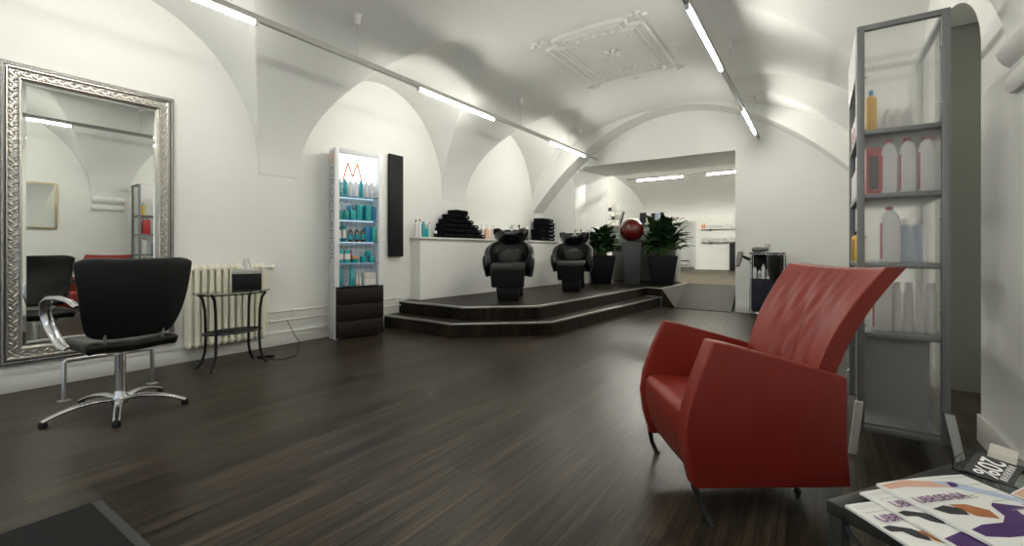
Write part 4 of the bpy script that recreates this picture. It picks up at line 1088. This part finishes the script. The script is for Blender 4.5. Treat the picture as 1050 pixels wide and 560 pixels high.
def bigb(x, y, z, h, r, label, rz=0, tilt=0):
    t = thing('refill_bottle', label, 'bottle', sp_(x, y, z), rz, 'large white refill bottles')
    if tilt: t.rotation_euler = (0, tilt, 0)
    mb = MB(); pr = [(-r, 0), (r, 0), (r, h*.78), (r*.75, h*.93), (r*.25, h), (-r*.25, h), (-r*.75, h*.93), (-r, h*.78)]
    mb.prism(pr, -.045, .045, 'y'); mb.build('body', 'whitep', t, bevel=.012)
    mb = MB(); mb.box(-r*1.003, -r*.80, -.0462, -.0452, .02, h*.75); mb.build('red_stripe', 'redp', t)
    mb = MB(); mb.cyl((0, 0, h+.0005), (0, 0, h+.02), .018, 12); mb.build('cap', 'redp', t)
    return t
for i, x in enumerate((.15, .23, .31)):
    bigb(x, .12, 1.44, .29, .037, 'large white refill bottle with red edge on the second shelf, %s' % ['left one', 'middle one', 'right one'][i])
bigb(.155, .13, 1.05, .30, .045, 'large white bottle with red edge standing alone on the third shelf')
for i, x in enumerate((.24, .30)):
    bottle('spray_bottle', 'pale blue bottle behind the frosted panel on the third shelf', 'bottle', sp_(x, .32, 1.05), .26, .028, 'paleblue', 'whitep', 'cyl', 'pale blue bottles on the third shelf')
bigb(.12, .13, .66, .31, .045, 'large white bottle with red edge on the fourth shelf at the left')
for i, x in enumerate((.19, .24, .29, .335)):
    bottle('tall_bottle', 'tall white bottle in the row on the fourth shelf behind the frosted panel', 'bottle', sp_(x, .15, .66), .28, .022, 'whitep', 'whitep', 'spray', 'tall white bottles on the fourth shelf')
bigb(.435+.02, .30, 1.44, .30, .03, 'white bottle with red edge sticking out at the right side of the unit', rz=R(90)).location = (SX1-.035, SY0+.25, 1.4405)
# products on the open long side
for zi, z in enumerate((1.80, 1.44, 1.05)):
    for i in range(5):
        y = .36+.08*i
        if zi == 2: m, c = (('blackmatte', 'blackmatte') if i % 2 else ('yellow', 'blackmatte'))
        else: m, c = 'whitep', ('redp' if (i % 2 == 0 and zi == 0) else 'pink')
        h = (.20, .22, .20)[zi]*(1-.1*(i % 2))
        bottle('product_bottle', '%s bottle on the open left side of the shelf unit, %s shelf' % ({'whitep': 'white', 'blackmatte': 'black', 'yellow': 'yellow and black'}[m], ['top', 'second', 'third'][zi]), 'bottle', sp_(.035, y, z), h, .026, m, c, 'cyl', '%s bottles on the left side %s' % ({'whitep': 'white', 'blackmatte': 'black', 'yellow': 'yellow'}[m], ['top', 'second', 'third'][zi]), band='redp' if zi == 0 and i % 2 else None)

# ------------------------------------------------------------------ red leather armchair
AC = Vector((-.363, 2.467)); Fv = Vector((-.82, -.5724)); AR = math.atan2(Fv.y, Fv.x)
t = thing('armchair', 'red leather armchair with high winged back in the right foreground', 'armchair', (AC.x, AC.y, 0), AR)
# local: +x forward, +y is the sitter's left = nearer the camera is... see below
# side (arm) profile in (x forward, z)
armp = [(.318, .125), (.352, .25), (.366, .36), (.352, .46), (.305, .60), (.243, .742), (.16, .725), (-.05, .668), (-.26, .608), (-.322, .590), (-.318, .50), (-.318, .38), (-.328, .25), (-.345, .125)]
for s in (-1, 1):
    mb = MB()
    y0, y1 = (.262, .350) if s > 0 else (-.255, -.222)
    n = len(armp)
    vs = []
    for (x, z) in armp:
        for y in (y0, y1):
            bow = .022*sin(pi*min(1, max(0, (z-.1)/.65))); 
            vs.append((x, y + s*bow*.8, z))
    fs = [tuple(2*i for i in range(n)), tuple(2*i+1 for i in range(n-1, -1, -1))] + [(2*i, 2*i+1, 2*((i+1) % n)+1, 2*((i+1) % n)) for i in range(n)]
    mb.add(vs, fs); mb.build('arm_panel', 'redleather', t, bevel=.012, seg=4)
# seat with a front that rolls down
sp = [(.275, .13), (.325, .22), (.350, .33), (.352, .42), (.325, .450), (.27, .452), (.0, .43), (-.26, .40), (-.26, .30), (-.26, .13)]
mb = MB()
NN = 12
vs = []
for j in range(NN+1):
    y = -.221+.482*j/NN; c = 1-(2*j/NN-1)**2
    for (x, z) in sp:
        f = 1 if x > .2 else 0
        vs.append((x+.006*c*f*(1 if z < .44 else 0), y, z+(.008*c if z > .39 else 0)))
n = len(sp)
fs = [(j*n+i, j*n+(i+1) % n, (j+1)*n+(i+1) % n, (j+1)*n+i) for j in range(NN) for i in range(n)] + [tuple(range(n-1, -1, -1)), tuple(NN*n+i for i in range(n))]
mb.add(vs, fs); mb.build('seat', 'redleather', t, bevel=.014, seg=3)
# back: sits between the arms, widens and leans backwards, side edge wings forward
def bk(u, v):
    # u across -1..1, v up 0..1, returns centre surface
    w = .300+.03*v
    lo = -.215-.115*v**1.3; y = lo+(w-lo)*(u+1)/2
    z = .42+.63*v - .012*(1-u*u)*v
    x = -.225-.09*v-.24*v**2.2 - .035*(1-u*u)*sin(pi*min(1, .15+v*.85))*1.0
    return x, y, z
def wr(u, v):
    return .010*math.exp(-((v-.45)/.4)**2)*(sin(16*u+9*v)+.6*sin(31*u-12*v+1))*max(0, 1-abs(u))
vs = []; nu, nv = 40, 40
mb = MB()
def front(u, v):
    U = 2*u-1; x, y, z = bk(U, v); return (x+.045+wr(U, v), y, z)
def rear(u, v):
    U = 2*u-1; x, y, z = bk(U, v)
    zr = .125+(z-.125)*v**.0 if False else z
    return (x-.05, y, z)
mb.grid(front, nu, nv); mb.grid(rear, nu, nv)
NV = nv+1; o1 = 0; o2 = (nu+1)*NV
br = []
for i in range(nu): br.append((i*NV, (i+1)*NV, o2+(i+1)*NV, o2+i*NV)); br.append((i*NV+nv, o2+i*NV+nv, o2+(i+1)*NV+nv, (i+1)*NV+nv))
for j in range(nv): br.append((j, o2+j, o2+j+1, j+1)); br.append((nu*NV+j, nu*NV+j+1, o2+nu*NV+j+1, o2+nu*NV+j))
mb.add([], []); mb.f += br; mb.m += [0]*len(br)
mb.build('backrest', 'redleather', t, bevel=.016, seg=4)
# rear skirt closing the body below the back
mb = MB()
vs = []
for y in (-.221, .261):
    for x, z in ((-.255, .128), (-.255, .415), (-.285, .56), (-.305, .58), (-.316, .58), (-.314, .40), (-.338, .128)): vs.append((x, y, z))
fs = [tuple(range(6, -1, -1)), tuple(range(7, 14))] + [(i, (i+1) % 7, 7+(i+1) % 7, 7+i) for i in range(7)]
mb.add(vs, fs); mb.build('rear_skirt', 'redleather', t, bevel=.01, seg=3)
for s in (-1, 1):
    fy = .385 if s > 0 else -.26; mb = MB(); mb.tube([(.315, -.24 if s < 0 else .33, .14), (.29, (fy+s*.31)/2, .06), (.272, fy, .012), (.268, fy, .004)], [.014, .011, .012, .02], 12); mb.build('leg', 'blackmetal', t, smooth=True, ang=70)
    mb = MB(); mb.tube([(-.24, .02+s*.11, .135), (-.245, .02+s*.115, .06), (-.25, .02+s*.12, .012), (-.25, .02+s*.12, .004)], [.014, .011, .012, .02], 12); mb.build('leg', 'blackmetal', t, smooth=True, ang=70)

# ------------------------------------------------------------------ magazine table
TA = R(55)
t = thing('magazine_table', 'low dark framed glass table with magazines in the right corner', 'table', (.02, 1.49, 0), TA)
TL, TW, TZ = .76, .46, .45
SK = -.28   # the table is not quite square to its long side
def tq(x, y): return (x + y*SK*-1*0, y)
fr = .045
for x0, x1, y0, y1 in ((0, TL, -fr, 0), (0, TL, -TW, -TW+fr), (0, fr, -TW+fr, -fr), (TL-fr, TL, -TW+fr, -fr)):
    mb = MB(); mb.box(x0, x1, y0, y1, TZ-.035, TZ); mb.build('top_frame', 'table', t, bevel=.003)
mb = MB(); mb.box(fr-.005, TL-fr+.005, -TW+fr-.005, -fr+.005, TZ-.012, TZ-.006); mb.build('glass_top', 'tableglass', t)
for x in (.003, TL-.038):
    for y in (-.038, -TW+.003):
        mb = MB(); mb.box(x, x+.035, y, y+.035, .001, TZ-.036); mb.build('leg', 'table', t, bevel=.003)
mb = MB(); mb.box(.04, TL-.04, -TW+.04, -.04, .15, .16); mb.build('lower_shelf', 'tableglass', t)
for a, b in (((.02, -.03, .03), (.02, -TW+.03, .40)), ((.02, -.03, .40), (.02, -TW+.03, .03))):
    mb = MB(); mb.cyl(a, b, .006, 8); mb.build('cross_brace', 'table', t)
# magazines
def magazine(label, loc, rz, h=.006, kind=0):
    t = thing('magazine', label, 'magazine', loc, rz, 'magazines on the low table')
    W, L = .215, .29       # x across, y up the page
    mb = MB()
    def top(u, v): return (W*(u-.0), L*(v-1), h+.0035*sin(pi*u)*(.4+.6*v))
    nu, nv = 10, 8
    mb.grid(top, nu, nv)
    mb.grid(lambda u, v: (W*u, L*(v-1), 0), nu, nv)
    NV = nv+1; o2 = (nu+1)*NV
    for i in range(nu): mb.f += [(i*NV, (i+1)*NV, o2+(i+1)*NV, o2+i*NV), (i*NV+nv, o2+i*NV+nv, o2+(i+1)*NV+nv, (i+1)*NV+nv)]; mb.m += [0, 0]
    for j in range(nv): mb.f += [(j, o2+j, o2+j+1, j+1), (nu*NV+j, nu*NV+j+1, o2+nu*NV+j+1, o2+nu*NV+j)]; mb.m += [0, 0]
    mb.build('pages', 'paper', t)
    def patch(poly, m, name, lift=.0006):
        mb = MB(); 
        mb.add([(x*W, (y-1)*L, h+.0035*sin(pi*x)*(.4+.6*y)+lift) for x, y in poly], [tuple(range(len(poly)))])
        mb.build(name, m, t, solid=.0002)
    def lines(x0, x1, y0, n, dy, m='greytext', w=.006, nm='small_print'):
        mb = MB()
        for k in range(n):
            xa = x0
            rn = random.Random(k+int(y0*100))
            while xa < x1:
                q = rn.uniform(.02, .05)
                y = y0-k*dy; xb = min(x1, xa+q)
                mb.add([(x*W, (yy-1)*L, h+.0035*sin(pi*x)*(.4+.6*yy)+.0008) for x, yy in ((xa, y), (xb, y), (xb, y-w), (xa, y-w))], [(0,1,2,3)])
                xa = xb+.012
        mb.build(nm, m, t)
    return t, patch, lines, W, L, h
def cover_a(label, loc, rz, h):
    t, patch, lines, W, L, h = magazine(label, loc, rz, h)
    lines(.06, .60, .955, 2, .03); lines(.08, .9, .86, 1, .03, 'greytext', .01)
    tx = text_mesh('UBRSENIA', .040, 'title', 'purple2', t, sx=.85, extrude=.0002); tx.location = (W*.45, (.745-1)*L, h+.0046)
    lines(.42, .9, .69, 2, .03, 'greytext', .012)
    patch([(.02, .66), (.12, .67), (.30, .60), (.36, .52), (.30, .44), (.20, .50), (.16, .58), (.04, .60)], 'blackprint', 'dark_figure')
    patch([(.32, .56), (.50, .58), (.62, .50), (.60, .40), (.46, .36), (.34, .44)], 'brownp', 'brown_photo')
    patch([(.36, .34), (.58, .36), (.56, .30), (.38, .28)], 'salmon', 'salmon_photo')
    patch([(.02, .30), (.30, .34), (.60, .24), (.96, .22), (.96, .05), (.5, .02), (.02, .06)], 'purple', 'purple_photo')
    return t
def cover_b(label, loc, rz, h):
    t, patch, lines, W, L, h = magazine(label, loc, rz, h)
    patch([(0.01, .97), (.30, .99), (.66, .90), (.60, .82), (.20, .90), (.02, .90)], 'salmon', 'header_photo')
    patch([(.66, .90), (.74, .88), (.68, .82), (.60, .82)], 'purple', 'blue_corner')
    return t, patch, lines, W, L, h
th = R(46)     # page x axis
MZ = TZ+.0005
cover_a('white magazine at the front of the table, lowest of the fan', (.060, 1.470, MZ), th-R(4), .006)
cover_a('white magazine overlapping the front one on the low table', (.095, 1.545, MZ+.0105), th-R(2), .006)
t, patch, lines, W, L, h = cover_b('large open white magazine with a woman in purple on top of the fan', (.135, 1.60, MZ+.021), th-R(2), .007)
t.scale = (1.35, 1.12, 1)
lines(.70, .97, .96, 6, .12, 'greytext', .012)
patch([(.52, .93), (.72, .90), (.98, .62), (.98, .50), (.80, .66), (.62, .80)], 'paleblue', 'pale_blue_photo')
tx = text_mesh('UBRSENIA', .034, 'title', 'purple2', t, sx=.75, extrude=.0002); tx.location = (W*.30, (.70-1)*L, h+.0046)
lines(.42, .66, .70, 2, .03, 'greytext', .014)
patch([(.06, .60), (.20, .62), (.30, .56), (.26, .48), (.12, .52)], 'blackprint', 'dark_figure')
patch([(.26, .62), (.40, .60), (.50, .50), (.44, .40), (.30, .46)], 'brownp', 'brown_photo')
patch([(.05, .34), (.20, .37), (.40, .36), (.52, .42), (.60, .55), (.66, .58), (.76, .54), (.86, .50), (.85, .46), (.74, .47), (.70, .42), (.76, .28), (.80, .16), (.68, .14), (.56, .20), (.40, .21), (.22, .22), (.06, .26)], 'purple', 'purple_trousers')
patch([(.86, .50), (.91, .50), (.91, .46), (.85, .46)], 'skinp', 'bare_ankle')
patch([(.90, .53), (.98, .51), (.96, .46), (.91, .46)], 'blackprint', 'black_shoe')
patch([(.70, .17), (.80, .18), (.82, .14), (.70, .13)], 'skinp', 'waist')
# acrylic leaflet holder with a tilted charcoal card
t = thing('leaflet_holder', 'clear acrylic leaflet holder standing on the far end of the low table', 'leaflet holder', (.435, 1.965, TZ+.0005), R(-25))
mb = MB(); mb.box(-.06, .11, -.09, .03, 0, .003); mb.build('base', 'acrylic', t)
mb = MB(); mb.T = Matrix.Translation((0, -.03, .003)) @ Matrix.Rotation(R(-62), 4, 'X'); mb.box(-.06, .11, -.0015, .0015, 0, .08); mb.build('back_plate', 'acrylic', t)
mb = MB(); mb.box(-.06, -.058, -.09, .0, .003, .03); mb.build('side_plate', 'acrylic', t); mb = MB(); mb.box(.108, .11, -.09, .0, .003, .03); mb.build('side_plate', 'acrylic', t)
def orient(o, P, X_, Yd):   # place with local x along X_, y along Yd
    X_ = Vector(X_).normalized(); Z_ = X_.cross(Vector(Yd)).normalized(); Y_ = Z_.cross(X_)
    o.matrix_world = Matrix.Translation(P) @ Matrix((X_, Y_, Z_)).transposed().to_4x4()
CARDP = ((.362, 1.872, .468), (.80, -.60, .0), (.30, .50, .42))
t = thing('discount_card', 'charcoal card with large white figures leaning on the leaflet holder', 'card')
orient(t, *CARDP)
CW, CH = .105, .072
mb = MB(); mb.box(0, CW, 0, CH, 0, .002); mb.build('card', 'card', t)
tx = text_mesh('20%', .060, 'figures', 'cardw', t, sx=.62, extrude=.0003, bold=.0006)
for v in tx.data.vertices: v.co.y *= 1.30
tx.matrix_local = Matrix.Translation((CW*.40, CH*.5, .0024)) @ Matrix.Rotation(R(-90), 4, 'Z')
mb = MB(); rn = random.Random(8)
for r_ in range(2):
    y = .010
    while y < CH-.012:
        q = rn.uniform(.005, .009); x = CW*.72+r_*.009
        mb.box(x, x+.008, y, y+.0018, .0021, .0026); mb.box(x, x+.008, y+q*.6, y+q*.6+.0012, .0021, .0026); mb.box(x if r_ % 2 else x+.006, (x if r_ % 2 else x+.006)+.002, y, y+q*.6, .0021, .0026); y += q+.0015
mb.build('small_figures', 'cardw', t)
t = thing('leaflet', 'pink and white leaflet lying at the right edge beside the charcoal card', 'leaflet'); orient(t, (.432, 1.768, .462), (.80, -.60, 0), (.55, .72, .12))
mb = MB(); mb.box(0, .15, 0, .10, 0, .002); mb.build('sheet', 'paper', t); mb = MB(); mb.box(.005, .145, .005, .055, .0021, .0025); mb.build('pink_print', 'skinp', t); mb = MB(); mb.box(.005, .03, .06, .09, .0021, .0025); mb.build('purple_print', 'purple', t)
t = thing('leaflet', 'folded cream leaflet standing behind the charcoal card', 'leaflet'); orient(t, (.45, 2.055, .451), (.75, -.66, 0), (.20, .25, .9))
mb = MB(); mb.box(0, .07, 0, .055, 0, .002); mb.build('sheet', 'paper2', t)

# ------------------------------------------------------------------ door mat
t = thing('door_mat', 'charcoal door mat with a rubber edge on the floor at the lower left', 'mat', (-2.66, .67, .0005), R(0))
mb = MB(); mb.box(0, 1.2, -1.0, -.035, .0, .009); mb.build('carpet', 'rug', t, bevel=.003)
mb = MB()
def edge_strip(x0, x1, y0, y1): mb.box(x0, x1, y0, y1, .0, .006)
edge_strip(-.0, 1.2, -.0349, .0)
mb.build('rubber_edge', 'rugedge', t, bevel=.002)

# ------------------------------------------------------------------ camera and view
cd = bpy.data.cameras.new('camera'); cam = bpy.data.objects.new('camera', cd); COL.objects.link(cam)
cam.location = (0, 0, 1.12); cam.rotation_euler = (R(90), 0, R(33.83))
cd.sensor_width = 36; cd.lens = 467/1050*36; cd.shift_y = -23/1050; cd.clip_start = .02
scene.camera = cam
w = bpy.data.worlds.new('world'); scene.world = w; w.use_nodes = True
w.node_tree.nodes['Background'].inputs[0].default_value = (.62, .78, 1, 1)
w.node_tree.nodes['Background'].inputs[1].default_value = 1.6
vs_ = scene.view_settings; vs_.view_transform = 'Standard'; vs_.look = 'None'; vs_.gamma = 1; vs_.use_curve_mapping = False
vs_.exposure = 0
